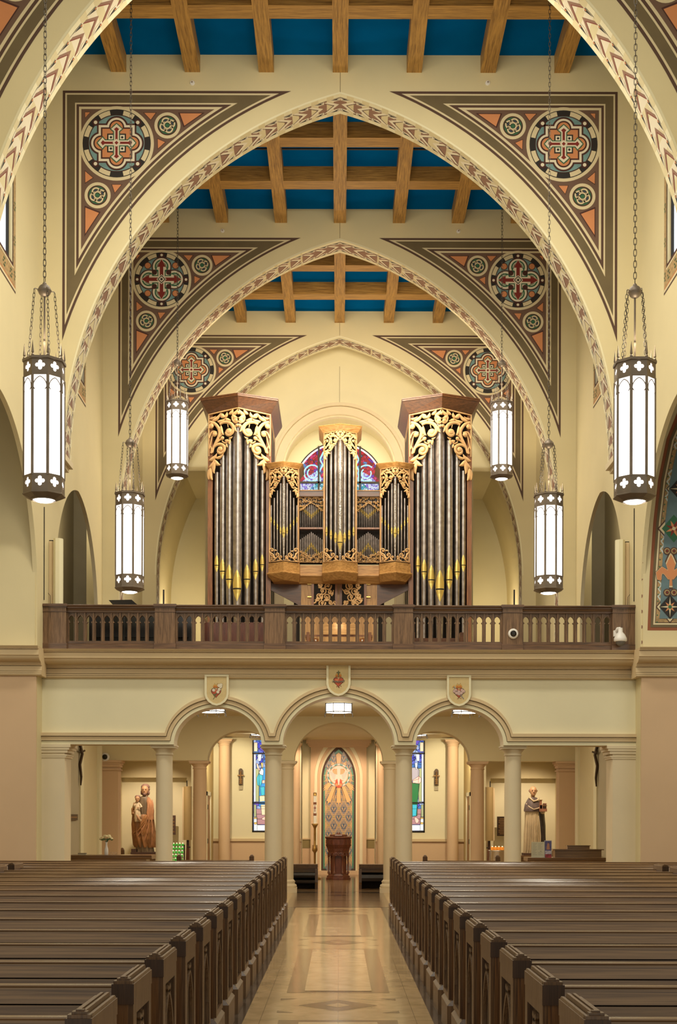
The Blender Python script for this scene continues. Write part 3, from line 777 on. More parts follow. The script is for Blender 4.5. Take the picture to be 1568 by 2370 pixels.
# ================= PEWS =================
XP = .84
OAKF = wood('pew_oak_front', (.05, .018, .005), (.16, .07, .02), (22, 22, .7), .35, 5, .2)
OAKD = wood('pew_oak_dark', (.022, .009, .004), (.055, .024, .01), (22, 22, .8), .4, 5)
def end_panel(x0, x1, out):
    """carved end standard, 0.5 deep; 'out' is the side of the carved face"""
    m = MB(); xo = x1 if out > 0 else x0; xi = x0 if out > 0 else x1
    m.box(x0, x1, 0.0, .50, .0, .865, OAKF)
    fn = lambda u, v, t: (xo + out * t, u, v)
    hole = [(.085, .28), (.43, .28), (.43, .80), (.085, .80)]
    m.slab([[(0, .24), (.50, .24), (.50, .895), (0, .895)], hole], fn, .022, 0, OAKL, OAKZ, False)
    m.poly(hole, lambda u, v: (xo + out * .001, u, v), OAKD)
    for cx, a0, a1 in ((.085, -8, 68), (.43, 112, 188)):      # intersecting tracery ribs
        p = arc(cx, .46, .335, math.radians(a0), math.radians(a1), 12); L_, R_ = stroke2(p, .011)
        for i in range(12): m.slab([[L_[i], L_[i + 1], R_[i + 1], R_[i]]], fn, .019, 0, OAKL)
    for p0 in (.085, .415): m.slab([[(p0, .28), (p0 + .015, .28), (p0 + .015, .50), (p0, .50)]], fn, .018, 0, OAKL)
    m.box(*sorted((xi, xo + out * .035)), -.03, .52, 0, .20, OAKL)
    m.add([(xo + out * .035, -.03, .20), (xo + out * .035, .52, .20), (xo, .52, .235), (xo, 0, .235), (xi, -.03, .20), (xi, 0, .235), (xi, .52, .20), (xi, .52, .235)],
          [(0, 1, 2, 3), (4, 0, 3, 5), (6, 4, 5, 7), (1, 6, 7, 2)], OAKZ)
    c = MB(); e = .022; ca, cb = (x0, x1 + e) if out > 0 else (x0 - e, x1)
    c.box(ca - .002, cb + .002, -.006, .506, .865, .925, OAKL)
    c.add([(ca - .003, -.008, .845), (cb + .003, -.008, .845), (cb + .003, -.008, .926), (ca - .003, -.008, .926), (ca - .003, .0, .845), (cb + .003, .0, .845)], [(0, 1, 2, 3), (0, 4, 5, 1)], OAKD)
    n = 4; wd = (cb - ca) / n
    for k in range(n):
        a = ca + k * wd; h = (.936, .948, .948, .936)[k]
        c.add([(a + .0015, .03, .925), (a + wd - .0015, .03, .925), (a + wd - .005, .035, h), (a + .005, .035, h), (a + .0015, .50, .925), (a + wd - .0015, .50, .925), (a + wd - .005, .495, h), (a + .005, .495, h)],
              [(0, 1, 2, 3), (5, 4, 7, 6), (1, 5, 6, 2), (3, 2, 6, 7), (4, 0, 3, 7)], OAKL)
    for q, (i_, z0, z1) in enumerate(((.004, .925, .938), (.016, .938, .947), (.028, .947, .953))):
        c.box(ca + i_, cb - i_, -.008 + i_, .045 - i_ * .2, z0, z1, OAKZ)
    return m, c
def make_pew(xa, xb, side, outer_end=True):
    """side=+1: block right of the aisle"""
    t = empty('pew')
    a, b = (xa + .062, xb) if side > 0 else (-xb, -xa - .062)
    m = MB()   # backrest: upper board, groove, lower panel
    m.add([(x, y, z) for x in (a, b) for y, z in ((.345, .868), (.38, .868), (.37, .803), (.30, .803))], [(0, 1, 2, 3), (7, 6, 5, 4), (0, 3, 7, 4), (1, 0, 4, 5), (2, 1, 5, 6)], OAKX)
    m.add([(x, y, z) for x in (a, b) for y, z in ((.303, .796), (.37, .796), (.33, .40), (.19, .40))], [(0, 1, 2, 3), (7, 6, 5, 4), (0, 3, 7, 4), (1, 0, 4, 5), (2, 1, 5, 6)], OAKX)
    m.box(a, b, .37, .39, .06, .868, OAKX)
    m.build('backrest', t)
    m = MB(); m.profile([(.342, .868), (.339, .872), (.343, .877), (.385, .878), (.392, .872), (.39, .866)], a, b, OAKX); m.build('top_rail', t)
    m = MB(); m.profile([(.0, .43), (.0, .455), (.01, .46), (.25, .44), (.25, .41)], a, b, OAKX); m.build('seat', t)
    x0, x1 = (xa, xa + .062) if side > 0 else (-xa - .062, -xa)
    e, c = end_panel(x0, x1, -side); eo = e.build('end_panel', t); c.build('cap', eo)
    if outer_end:
        x0, x1 = (xb, xb + .062) if side > 0 else (-xb - .062, -xb)
        e, c = end_panel(x0, x1, side); eo = e.build('end_panel', t); c.build('cap', eo)
    return t
ORD = ['first', 'second', 'third', 'fourth', 'fifth', 'sixth', 'seventh', 'eighth', 'ninth', 'tenth', 'eleventh', 'twelfth', 'thirteenth', 'fourteenth', 'fifteenth', 'sixteenth', 'seventeenth', 'eighteenth', 'nineteenth']
protos = {}
for side, sn in ((-1, 'left'), (1, 'right')):
    for k in range(19):
        key = (side, k > 15)
        if key not in protos:
            o = protos[key] = make_pew(XP, 5.6 if k > 15 else 4.38, side, k <= 15)
        else: o = copy_tree(protos[key])
        o.location = (0, 4.39 + .9 * k, 0)
        tag(o, 'dark oak pew %s of the aisle, %s row counted from the camera' % (sn, ORD[k]), 'pew', 'pews %s of the aisle' % sn)
    for k in range(2):
        o = make_pew(4.95, 9.4, side, False) if k == 0 else copy_tree(tp)
        tp = o if k == 0 else tp
        o.location = (0, 4.39 + .9 * (14 + k), 0)
        tag(o, 'oak pew of the %s transept, beyond the outer pew ends, %s of two rows' % (sn, ('nearer', 'farther')[k]), 'pew', 'transept pews %s' % sn)

# ================= BALCONY RAIL =================
rail = thing('balcony_balustrade', 'dark oak balustrade with pointed openings along the balcony edge', 'railing', (0, YB, 0))
RB, RT = 4.312, 5.09
posts = [(95, 152), (358, 405), (613, 660), (912, 957), (1165, 1211), (1420, 1475)]
def RX(p): return X(p - 1.2, YB)
for i, (a, b) in enumerate(posts):
    m = MB(); x0, x1 = RX(a), RX(b); e = i in (0, 5)
    m.box(x0, x1, .04, .30, RB, 4.97, RAILZ); m.box(x0 - .006, x1 + .006, .03, .31, 4.97, 4.985, RAILX); m.box(x0, x1, .035, .305, 4.985, 5.04, RAILZ)
    m.box(x0 - .012, x1 + .012, .02, .32, 5.04, 5.06, RAILX); m.box(x0 - .03, x1 + .03, .0, .34, 5.06, 5.08, RAILX); m.box(x0 - .02, x1 + .02, .01, .33, 5.08, 5.10, RAILX)
    m.box(x0 - .012, x1 + .012, .025, .30, RB, 4.45, RAILX)
    m.build('post', rail)
cnt = (10, 10, 12, 10, 10)
for i in range(5):
    x0, x1 = RX(posts[i][1]), RX(posts[i + 1][0])
    m = MB(); m.box(x0, x1, .10, .24, 4.97, 5.0, RAILX); m.profile([(.09, 5.0), (.07, 5.03), (.05, 5.035), (.05, 5.05), (.02, 5.07), (.02, 5.085), (.05, 5.092), (.29, 5.092), (.29, 5.0)], x0, x1, RAILX); m.build('handrail', rail)
    m = MB(); m.box(x0, x1, .08, .26, RB, 4.43, RAILX); m.profile([(.08, 4.43), (.08, 4.435), (.11, 4.45), (.11, 4.49), (.23, 4.49), (.23, 4.43)], x0, x1, RAILX); m.build('bottom_rail', rail)
    m = MB(); n = cnt[i]; wd = (x1 - x0) / n
    outer = [(x0, 4.48), (x1, 4.48), (x1, 4.98), (x0, 4.98)]; holes = []
    for k in range(n):
        c = x0 + wd * (k + .5); h = wd * .30
        hole = [(c - h, 4.50), (c + h, 4.50), (c + h, 4.795), (c + h * .62, 4.805), (c + h * .62, 4.815), (c + h * 1.0, 4.83)]
        hole += arc(c - h * .6, 4.85, h * 1.72, 0.05, math.acos(.6 / 1.72), 5)
        l = [(2 * c - x, z) for x, z in hole[2:-1][::-1]]
        holes.append(hole + l)
    m.slab([outer] + holes, lambda u, v, t: (u, t, v), .14, .19, RAILZ)
    for k in range(n + 1):
        c = x0 + wd * k; c = min(max(c, x0 + .012), x1 - .012)
        m.box(c - .011, c + .011, .115, .215, 4.49, 4.965, RAILZ)
    for k in range(n):      # arch moulding
        c = x0 + wd * (k + .5); h = wd * .40
        for sg in (-1, 1):
            p = [(c + sg * (x - c), z) for x, z in arc(c - h * .7, 4.84, h * 1.7, 0, math.acos(.7 / 1.7), 6)]
            L_, R_ = stroke2(p, .006)
            for q in range(6): m.slab([[L_[q], L_[q + 1], R_[q + 1], R_[q]]], lambda u, v, t: (u, t, v), .125, .14, RAILZ)
    m.build('tracery_panel', rail)

# ================= PENDANT LANTERNS =================
CHAINM = mat('chain_bronze', (.07, .055, .042), .45, .6)
def chain_mesh(p0, p1, ll, wd, r):
    m = MB(); p0, p1 = Vector(p0), Vector(p1); d = p1 - p0; L = d.length; d.normalize()
    n = max(1, round(L / (ll * .78))); pit = L / n
    a = d.cross(Vector((.3, 1, 0))); a.normalize(); b = d.cross(a)
    for k in range(n):
        c = p0 + d * pit * (k + .5); u = a if k % 2 else b
        pts = []
        hl = pit * .62
        for j in range(12):
            t = 2 * PI * j / 12
            pts.append(c + d * (hl - wd) * (1 if math.cos(t) > 0 else -1) * min(1, abs(math.cos(t)) * 3) + d * wd * math.cos(t) + u * wd * math.sin(t))
        m.tube(pts, r, CHAINM, 5, True, True)
    return m
def quatre(c, r, lob, n=8):
    """closed quatrefoil outline"""
    out = []
    for k in range(4):
        a = k * PI / 2
        out += [(c[0] + r * math.cos(a) + lob * math.cos(a + t), c[1] + r * math.sin(a) + lob * math.sin(a + t)) for t in [(-.62 + 1.24 * i / (n - 1)) * PI for i in range(n)]]
    return out
def make_lantern(toplen):
    t = empty('pendant_lantern')
    RO = .212; ap = RO * math.cos(PI / 8); ROT = PI / 8
    def side(k, off=0):
        a = k * PI / 4
        return lambda u, v, tt: ((ap + tt) * math.cos(a) - u * math.sin(a), (ap + tt) * math.sin(a) + u * math.cos(a), v)
    fw = RO * math.sin(PI / 8)
    m = MB()
    m.lathe(0, 0, [(RO - .005, .205), (RO - .005, 1.21)], GLASSW, 8, False, ROT); m.build('glass', t)
    for z0, z1, nm in ((0.04, .215, 'bottom_band'), (1.21, 1.385, 'top_band')):
        m = MB()
        for k in range(8):
            f = side(k); zc = (z0 + z1) / 2 + .01
            m.slab([[(-fw, z0), (fw, z0), (fw, z1), (-fw, z1)], quatre((0, zc), .030, .021)], f, 0, -.008, BRONZE)
            m.poly(circ(0, zc, .07, 12), lambda u, v: f(u, v, -.012), GLASSW)
        if nm == 'bottom_band':
            rr = RO
            m.loft([[(r * math.cos(i * PI / 4 + ROT), r * math.sin(i * PI / 4 + ROT), z) for i in range(8)] for r, z in ((RO, .04), (RO + .008, .035), (RO + .008, .025), (RO - .055, -.005), (.125, -.008))], BRONZE, False, False)
        else:
            m.loft([[(r * math.cos(i * PI / 4 + ROT), r * math.sin(i * PI / 4 + ROT), z) for i in range(8)] for r, z in ((RO, 1.37), (RO + .012, 1.375), (RO + .012, 1.40), (RO - .03, 1.402), (RO - .03, 1.385), (.02, 1.385))], BRONZE, False, False)
        m.build(nm, t)
    m = MB()
    for k in range(8):
        a = k * PI / 4 + ROT
        m.tube([((RO - .011) * math.cos(a), (RO - .011) * math.sin(a), .2), ((RO - .011) * math.cos(a), (RO - .011) * math.sin(a), 1.22)], .0165, BRONZE, 6)
        f = side(k)
        for sg in (-1, 1):
            p = [(sg * x, z) for x, z in arc(-.045, 1.085, .115, 0, math.acos(.045 / .115), 7)]
            p = [(sg * .052, 1.06)] + p
            m.tube([f(u, v, .003) for u, v in p], .0048, BRONZE, 4)
    m.build('frame', t)
    for k in range(8):
        m = MB()
        a = k * PI / 4 + ROT; x, y = (RO - .01) * math.cos(a), (RO - .01) * math.sin(a)
        m.lathe(x, y, [(.012, 1.40), (.016, 1.415), (.008, 1.425), (.014, 1.44), (.001, 1.56)], BRONZE, 4, False)
        m.build('finial', t)
    m = MB(); m.lathe(0, 0, [(.118, -.022), (.125, -.012), (.125, .0)], BRONZE, 24, cap=False); m.build('lamp_ring', t)
    m = MB(); m.lathe(0, 0, [(.118, -.006), (.08, -.03), (.03, -.038)], LAMPW, 24); m.build('lamp_lens', t)
    m = MB(); m.sphere((0, 0, 2.13), .066, BRONZE, 18, 10); m.lathe(0, 0, [(.069, 2.122), (.073, 2.13), (.069, 2.138)], BRONZE, 18); m.lathe(0, 0, [(.02, 2.19), (.022, 2.2), (.012, 2.215)], BRONZE, 10)
    for k in range(4):
        a = k * PI / 2 + .5; m.tube([(.06 * math.cos(a), .06 * math.sin(a), 2.13), (.10 * math.cos(a), .10 * math.sin(a), 2.135), (.105 * math.cos(a), .105 * math.sin(a), 2.12)], .005, BRONZE, 5)
    m.build('canopy_ball', t)
    m = MB(); m.tube([(0, 0, 1.385), (0, 0, 2.08)], .0105, BRONZE, 8); m.build('stem', t)
    for k in range(4):
        a = k * PI / 2 + .5
        chain_mesh((.105 * math.cos(a), .105 * math.sin(a), 2.125), (.165 * math.cos(a), .165 * math.sin(a), 1.40), .055, .0115, .0028).build('suspension_chain', t)
    chain_mesh((0, 0, 2.21), (0, 0, 2.21 + toplen), .075, .015, .0038).build('main_chain', t)
    return t
LX = 3.025
lowz = 4.84
L0 = make_lantern(ZC - lowz - 2.21); L1_ = make_lantern(ZC - 7.90 - 2.21)
k = 0
for Y, z, nm in ((13.56, lowz, 'nearest, lowest'), (19.12, lowz, 'middle'), (24.68, 7.90, 'farthest, small and high above the balcony')):
    for s, sn in ((-1, 'left'), (1, 'right')):
        src = L1_ if z > 7 else L0
        if k in (0,): o = L0
        elif k == 4: o = L1_
        else: o = copy_tree(src)
        k += 1
        o.location = (s * LX, Y, z)
        nm2 = {13.56: 'nearest glowing octagonal lantern hanging on the %s', 19.12: 'second glowing octagonal lantern on the %s, hanging in front of the balcony rail', 24.68: 'farthest glowing octagonal lantern on the %s, hanging high beside the organ'}[Y] % sn
        tag(o, nm2, 'lantern', 'glowing pendant lanterns')
        light('lantern_downlight', 'SPOT', (s * LX, Y, z - .06), 110 if z < 7 else 60, SOFT, .1, None, (s * LX, Y, 0), 100, .8)
        light('lantern_uplight', 'POINT', (s * LX, Y, z + 1.62), 14, WARM, .12)

# ================= NARTHEX CEILING LIGHTS =================
def make_fixture():
    t = empty('ceiling_light'); R_ = .26; ap = R_ * math.cos(PI / 8); fw = R_ * math.sin(PI / 8); m = MB(); fr = MB()
    m.lathe(0, 0, [(R_ - .012, .045), (R_ - .012, .20)], GLASSW, 8, False, PI / 8)
    for k in range(8):
        a = k * PI / 4
        f = lambda u, v, tt=0: ((ap + tt) * math.cos(a) - u * math.sin(a), (ap + tt) * math.sin(a) + u * math.cos(a), v)
        q = quatre((0, .13), .028, .022, 5); fr.tube([f(*p) for p in q], .003, IRON, 4, True, True)
        b = a + PI / 8; x, y = R_ * math.cos(b), R_ * math.sin(b)
        fr.tube([(x, y, .03), (x, y, .21)], .006, IRON, 5); fr.tube([(x * .9, y * .9, .05), (x * 1.06, y * 1.06, .02), (x * 1.06, y * 1.06, -.02)], .005, IRON, 5)
        fr.sphere((x * 1.06, y * 1.06, -.025), .009, IRON, 6, 4)
    for z in (.05, .205): fr.tube([(R_ * math.cos(i * PI / 4 + PI / 8), R_ * math.sin(i * PI / 4 + PI / 8), z) for i in range(8)], .008, IRON, 5, False, True)
    m.build('diffuser', t); fr.build('iron_frame', t)
    return t
fx = make_fixture()
for i, (x, y, z, lb) in enumerate(((0, 24.2, 3.44, 'white glass ceiling light in black iron frame under the central arch'),
                                  (-2.32, 24.2, 3.44, 'white ceiling light glimpsed under the left arch, below the lily shield'),
                                  (2.32, 24.2, 3.44, 'white ceiling light glimpsed under the right arch, below the rose shield'),
                                  (-1.82, 31.0, 3.44, 'small far ceiling light beside the left stained glass window'),
                                  (1.82, 31.0, 3.44, 'small far ceiling light beside the right stained glass window'))):
    o = fx if i == 0 else copy_tree(fx); o.location = (x, y, z); tag(o, lb, 'ceiling light', 'iron framed ceiling lights')
    light('fixture_glow', 'POINT', (x, y, z - .08), 16 if i < 3 else 14, SOFT, .15)

# ================= KEYSTONE SHIELDS =================
def heart(cx, cz, s):
    pts = []
    for i in range(36):
        t = 2 * PI * i / 36
        pts.append((cx + s * .062 * 16 * math.sin(t) ** 3 * .9, cz + s * .062 * (13 * math.cos(t) - 5 * math.cos(2 * t) - 2 * math.cos(3 * t) - math.cos(4 * t))))
    return pts
FLAME = mat('paint_flame', (.72, .38, .06), .6); FLAMED = mat('paint_flame_dark', (.45, .12, .02), .6); HEART = mat('paint_heart', (.42, .07, .025), .5, noise=.3, nscale=20)
STEM = mat('paint_stem', (.12, .12, .04)); PINKR = mat('paint_rose', (.62, .42, .36)); OUTL = mat('paint_outline', (.05, .02, .01))
def shield(px_, py0, py1, kind, label):
    Y = YB - .09; cx = at(px_, py0, Y)[0]; z1 = Z(py0, Y); z0 = Z(py1, Y); hw = 28 * Y / F
    t = thing('keystone_shield', label, 'shield', (cx, Y, (z0 + z1) / 2), 'keystone shields over the arches')
    H = (z1 - z0) / 2
    def sh(hw, H):
        l = [(-hw, -H * .25), (-hw * .93, -H * .5), (-hw * .7, -H * .75), (-hw * .35, -H * .93)]
        return [(hw, H), (-hw, H)] + l + [(0, -H)] + [(-x, z) for x, z in l[::-1]]
    m = MB(); m.slab([sh(hw, H)], lambda u, v, tt: (u, tt, v), 0, .085, PALE, TRIMC)
    m.slab([sh(hw * 1.0, H), sh(hw * .82, H * .87)], lambda u, v, tt: (u, tt, v), -.012, 0, PALE, TRIMC, False); m.build('shield_body', t)
    m = MB(); L = [0]
    m.poly(sh(hw * .82, H * .87), lambda x, z: (x, -.001, z), mat('shield_field', (.60, .46, .22), .7, noise=.06, nscale=15))
    def P(pts, lay, mt):
        J = jit(); m.poly(pts, lambda x, z: (x, -.002 - (lay + J) * .0012, z), mt)
    def H_(s, cz, dx=0):
        P(heart(dx, cz, s * 1.1), 1, OUTL); P(heart(dx, cz, s), 2, HEART); P([(x * .4 + dx - s * .28, (z - cz) * .3 + cz + s * .3) for x, z in heart(0, cz, s)], 3, mat('paint_heart_light', (.60, .17, .07)))
    def flames(cz, s, dx=0):
        for sc_, mt, l in ((1.12, OUTL, 1), (1, FLAME, 3), (.6, FLAMED, 4)):
            for a, h in ((-.62, .55), (-.36, .85), (0, .72 if kind != 1 else .8), (.36, .9), (.62, .55)):
                P([(dx + s * (a * .6 - .16 * sc_), cz), (dx + s * (a * .75 - .17 * sc_), cz + s * h * .4), (dx + s * a * .85, cz + s * h * sc_), (dx + s * (a * .75 + .15 * sc_), cz + s * h * .45), (dx + s * (a * .6 + .16 * sc_), cz)], l, mt)
    def bloom(x, z, r, mt, n=5, lay=5):
        for q in range(n):
            a = 2 * PI * q / n; P(circ(x + r * .6 * math.cos(a), z + r * .6 * math.sin(a), r * .5, 8), lay, OUTL)
        for q in range(n):
            a = 2 * PI * q / n; P(circ(x + r * .6 * math.cos(a), z + r * .6 * math.sin(a), r * .40, 8), lay + 1, mt)
        P(circ(x, z, r * .5, 8), lay + 2, mt); P(circ(x, z, r * .14, 6), lay + 3, OUTL)
    if kind == 1:
        flames(.045, .085); H_(.088, -.03)
        P([(-.008, .05), (.008, .05), (.008, .15), (-.008, .15)], 6, STEM); P([(-.03, .115), (.03, .115), (.03, .128), (-.03, .128)], 6, STEM)
        for q in range(12): 
            a = q / 11 * 2 - 1; P(circ(a * .092, -.02 - .012 * (1 - a * a) + (.007 if q % 2 else -.007), .012, 7), 7, OUTL); P(circ(a * .092, -.02 - .012 * (1 - a * a) + (.007 if q % 2 else -.007), .007, 6), 8, mat('paint_thorn', (.40, .36, .24)))
        for x, z in ((-.025, -.11), (.01, -.125), (.04, -.1)): P(circ(x, z, .008, 6), 3, LRED)
    elif kind == 0:
        flames(.04, .08, -.01); H_(.085, -.035, -.01)
        P([(-.06, -.15), (-.05, -.15), (.05, .02), (.04, .03)], 4, STEM); P([(-.04, -.10), (-.06, -.07), (.0, -.05)], 4, STEM)
        for x, z in ((-.05, .0), (.035, .075), (.065, .055), (.04, .01), (.02, -.03), (.07, .085)): bloom(x, z, .027, LWHITE, 6)
    else:
        flames(.045, .085); H_(.09, -.03)
        P([(-.10, .075), (-.09, .085), (.085, -.13), (.075, -.14)], 4, mat('paint_steel', (.25, .22, .2))); P([(-.115, .06), (-.075, .095), (-.07, .085), (-.11, .05)], 5, FLAME)
        for x, z in ((-.075, -.01), (-.04, -.04), (0, -.015), (.04, -.04), (.078, -.01), (-.055, .01), (.05, .008), (.0, -.055)): bloom(x, z, .026, PINKR)
        for x, z in ((-.02, -.13), (.03, -.125)): P(circ(x, z, .008, 6), 3, LRED)
    m.build('emblem', t)
shield(502, 1562, 1634, 0, 'cream shield with heart and white lilies over the left arch')
shield(784, 1536, 1611, 1, 'cream shield with flaming thorn-ringed heart over the central arch')
shield(1063, 1562, 1634, 2, 'cream shield with sword-pierced rose-ringed heart over the right arch')
# ================= PIPE ORGAN =================
organ = thing('pipe_organ', 'large wooden pipe organ with two tall towers and gilded scroll carving in the loft', 'organ', (0, 31.5, ZLOFT))
OY, OZ = 31.5, ZLOFT
class Carve:
    """rounded relief strokes, leaves and knobs; fn(x,z,h) maps to the organ's own space"""
    def __init__(s, mb, fn, m=CARVE, h=.03): s.mb, s.fn, s.m, s.h = mb, fn, m, h
    def stroke(s, pts, w):
        n = len(pts); sec = ((-1, 0), (-.75, .75), (0, 1), (.75, .75), (1, 0)); rings = []
        for i, p in enumerate(pts):
            a = pts[max(i - 1, 0)]; b = pts[min(i + 1, n - 1)]; dx, dy = b[0] - a[0], b[1] - a[1]; l = math.hypot(dx, dy) or 1
            ww = w[i] if isinstance(w, (list, tuple)) else w
            rings.append([s.fn(p[0] - dy / l * ww * q, p[1] + dx / l * ww * q, s.h * h) for q, h in sec])
        s.mb.loft(rings, s.m, True, False, False)
    def smooth(s, pts, w, k=4):
        out = []
        P = [pts[0]] + list(pts) + [pts[-1]]
        for i in range(1, len(P) - 2):
            for j in range(k):
                t = j / k; c = [.5 * (2 * P[i][d] + (P[i + 1][d] - P[i - 1][d]) * t + (2 * P[i - 1][d] - 5 * P[i][d] + 4 * P[i + 1][d] - P[i + 2][d]) * t * t + (3 * P[i][d] - P[i - 1][d] - 3 * P[i + 1][d] + P[i + 2][d]) * t ** 3) for d in (0, 1)]
                out.append(tuple(c))
        out.append(pts[-1]); n = len(out)
        s.stroke(out, [w * (.55 + .45 * math.sin(PI * min(1, (i + 1) / n * .8 + .1))) for i in range(n)])
    def leaf(s, a, b, w, bend=.15):
        pts = []; n = 7
        for i in range(n + 1):
            t = i / n; k = bend * math.sin(PI * t)
            pts.append((a[0] + (b[0] - a[0]) * t - (b[1] - a[1]) * k, a[1] + (b[1] - a[1]) * t + (b[0] - a[0]) * k))
        s.stroke(pts, [w * (.12 + .88 * math.sin(PI * (i / n) ** .8)) for i in range(n + 1)])
    def disc(s, c, r):
        s.mb.loft([[s.fn(c[0] + q * r * math.cos(2 * PI * i / 12), c[1] + q * r * math.sin(2 * PI * i / 12), s.h * h) for i in range(12)] for q, h in ((1, 0), (.85, .8), (.3, 1.15))], s.m, True, True)
    def spiral(s, c, r, a0, d, w, turns=1.15, tail=None):
        pts = []
        n = 16
        for i in range(n + 1):
            t = i / n; rr = r * (1 - .72 * t); a = a0 + d * turns * 2 * PI * t
            pts.append((c[0] + rr * math.cos(a), c[1] + rr * math.sin(a)))
        if tail: pts = [tail, ((tail[0] + pts[0][0]) / 2 + (pts[0][1] - tail[1]) * .15, (tail[1] + pts[0][1]) / 2 - (pts[0][0] - tail[0]) * .15)] + pts
        s.stroke(pts, [w * (1 - .45 * i / len(pts)) for i in range(len(pts))]); s.disc(c, r * .3)
TEMPL = [('s', 8, (165, 330), (165, 700), (168, 1010)), ('s', 9, (165, 338), (380, 325), (592, 312)),
 ('s', 22, (180, 455), (250, 495), (300, 565), (322, 640), (310, 720), (272, 800), (235, 880), (215, 960)),
 ('s', 23, (325, 525), (380, 500), (450, 515), (500, 560), (522, 620), (510, 680), (470, 718), (428, 700), (415, 660)), ('d', 455, 662, 46),
 ('s', 20, (200, 970), (222, 900), (270, 850), (330, 840), (380, 872), (396, 920), (380, 970), (340, 988), (302, 962), (300, 915)), ('d', 330, 922, 40),
 ('s', 12, (172, 720), (200, 640), (240, 622), (285, 645)), ('d', 252, 665, 36), ('s', 10, (172, 560), (190, 495), (235, 500)), ('d', 203, 530, 34),
 ('l', 170, 1075, 285, 985, 32), ('l', 262, 1052, 385, 1005, 24), ('l', 250, 1075, 340, 1180, 30), ('l', 172, 1190, 245, 1075, 30), ('l', 262, 1120, 250, 1300, 34), ('l', 190, 1200, 222, 1400, 44), ('l', 172, 1260, 172, 1390, 16),
 ('l', 175, 400, 270, 380, 18), ('l', 215, 445, 335, 350, 30), ('l', 340, 350, 410, 425, 32), ('l', 395, 430, 430, 350, 26), ('l', 455, 385, 520, 318, 26), ('l', 500, 405, 585, 330, 28), ('l', 290, 470, 410, 445, 26), ('l', 410, 440, 490, 490, 28), ('l', 505, 400, 590, 470, 30), ('d', 552, 500, 32), ('d', 590, 385, 22),
 ('s', 10, (500, 430), (515, 500), (560, 540), (592, 520)), ('s', 9, (175, 890), (200, 770), (215, 690)), ('s', 12, (232, 865), (300, 795), (360, 755)), ('d', 362, 752, 28),
 ('s', 9, (360, 800), (410, 840), (450, 800)), ('l', 400, 790, 480, 800, 26), ('l', 425, 850, 445, 915, 18), ('l', 455, 770, 512, 752, 14), ('l', 480, 790, 470, 870, 22), ('l', 345, 545, 388, 705, 30), ('s', 6, (440, 545), (450, 600)),
 ('l', 545, 580, 575, 690, 20), ('d', 572, 585, 22), ('l', 330, 600, 300, 640, 12), ('s', 7, (185, 840), (205, 900), (190, 960)), ('s', 8, (380, 680), (330, 720), (300, 760))]
def draw_templ(C, xc, hw, z1, H, sx, thin=1.0):
    k = hw / 432.; kz = H / 1090.
    def T(u, v): return (xc + sx * (592 - u) * k, z1 - (v - 310) * kz)
    kk = (k + kz) / 2 * thin
    for e in TEMPL:
        if e[0] == 's': C.smooth([T(*p) for p in e[2:]], e[1] * kk)
        elif e[0] == 'd': C.disc(T(e[1], e[2]), e[3] * kk)
        else: C.leaf(T(e[1], e[2]), T(e[3], e[4]), e[5] * kk * .9, .15 * sx)
def plan(xc, w_, yc, prow, yb, z): return [(xc - w_, yb, z), (xc - w_, yc, z), (xc, yc - prow, z), (xc + w_, yc, z), (xc + w_, yb, z)]
def L(p): return (p[0], p[1] - OY, p[2] - OZ)
def pipe(x, y, r, zb, zm, zt, m=TIN, foot=.35, gm=True):
    b = MB()
    b.lathe(x, y - OY, [(r * foot, zb - OZ), (r * .97, zm - OZ - r * .4), (r, zm - OZ), (r, zt - OZ)], m, 16)
    o = b.build('pipe', organ)
    if gm:
        g = MB()
        def on(a, z, rr): return (x + rr * math.sin(a), y - OY - rr * math.cos(a), z - OZ)
        def patch(rows, mt, off):
            for (z0, a0), (z1, a1) in zip(rows, rows[1:]):
                for j in range(4):
                    t0, t1 = -1 + j * .5, -.5 + j * .5
                    r0 = r * off * (1 if z0 >= zm - r * .45 else .97 - (.97 - foot) * min(1, (zm - r * .4 - z0) / max(.01, zm - zb)) ); r1 = r * off * (1 if z1 >= zm - r * .45 else .97 - (.97 - foot) * min(1, (zm - r * .4 - z1) / max(.01, zm - zb)))
                    g.face([on(a0 * t0, z0, r0), on(a0 * t1, z0, r0), on(a1 * t1, z1, r1), on(a1 * t0, z1, r1)], mt, True)
        A_ = .95
        patch([(zm + .10 * r, A_), (zm + r * 1.2, A_ * .98), (zm + r * 2.4, A_ * .72), (zm + r * 3.3, A_ * .35), (zm + r * 3.9, .02)], GOLD, 1.05)
        patch([(zm - .2 * r, A_), (zm - r * 1.0, A_ * .75), (zm - r * 1.9, A_ * .4), (zm - r * 2.7, .02)], GOLD, 1.06)
        patch([(zm - .2 * r, A_), (zm + .10 * r, A_)], DARK, 1.03)
        g.build('mouth', o)
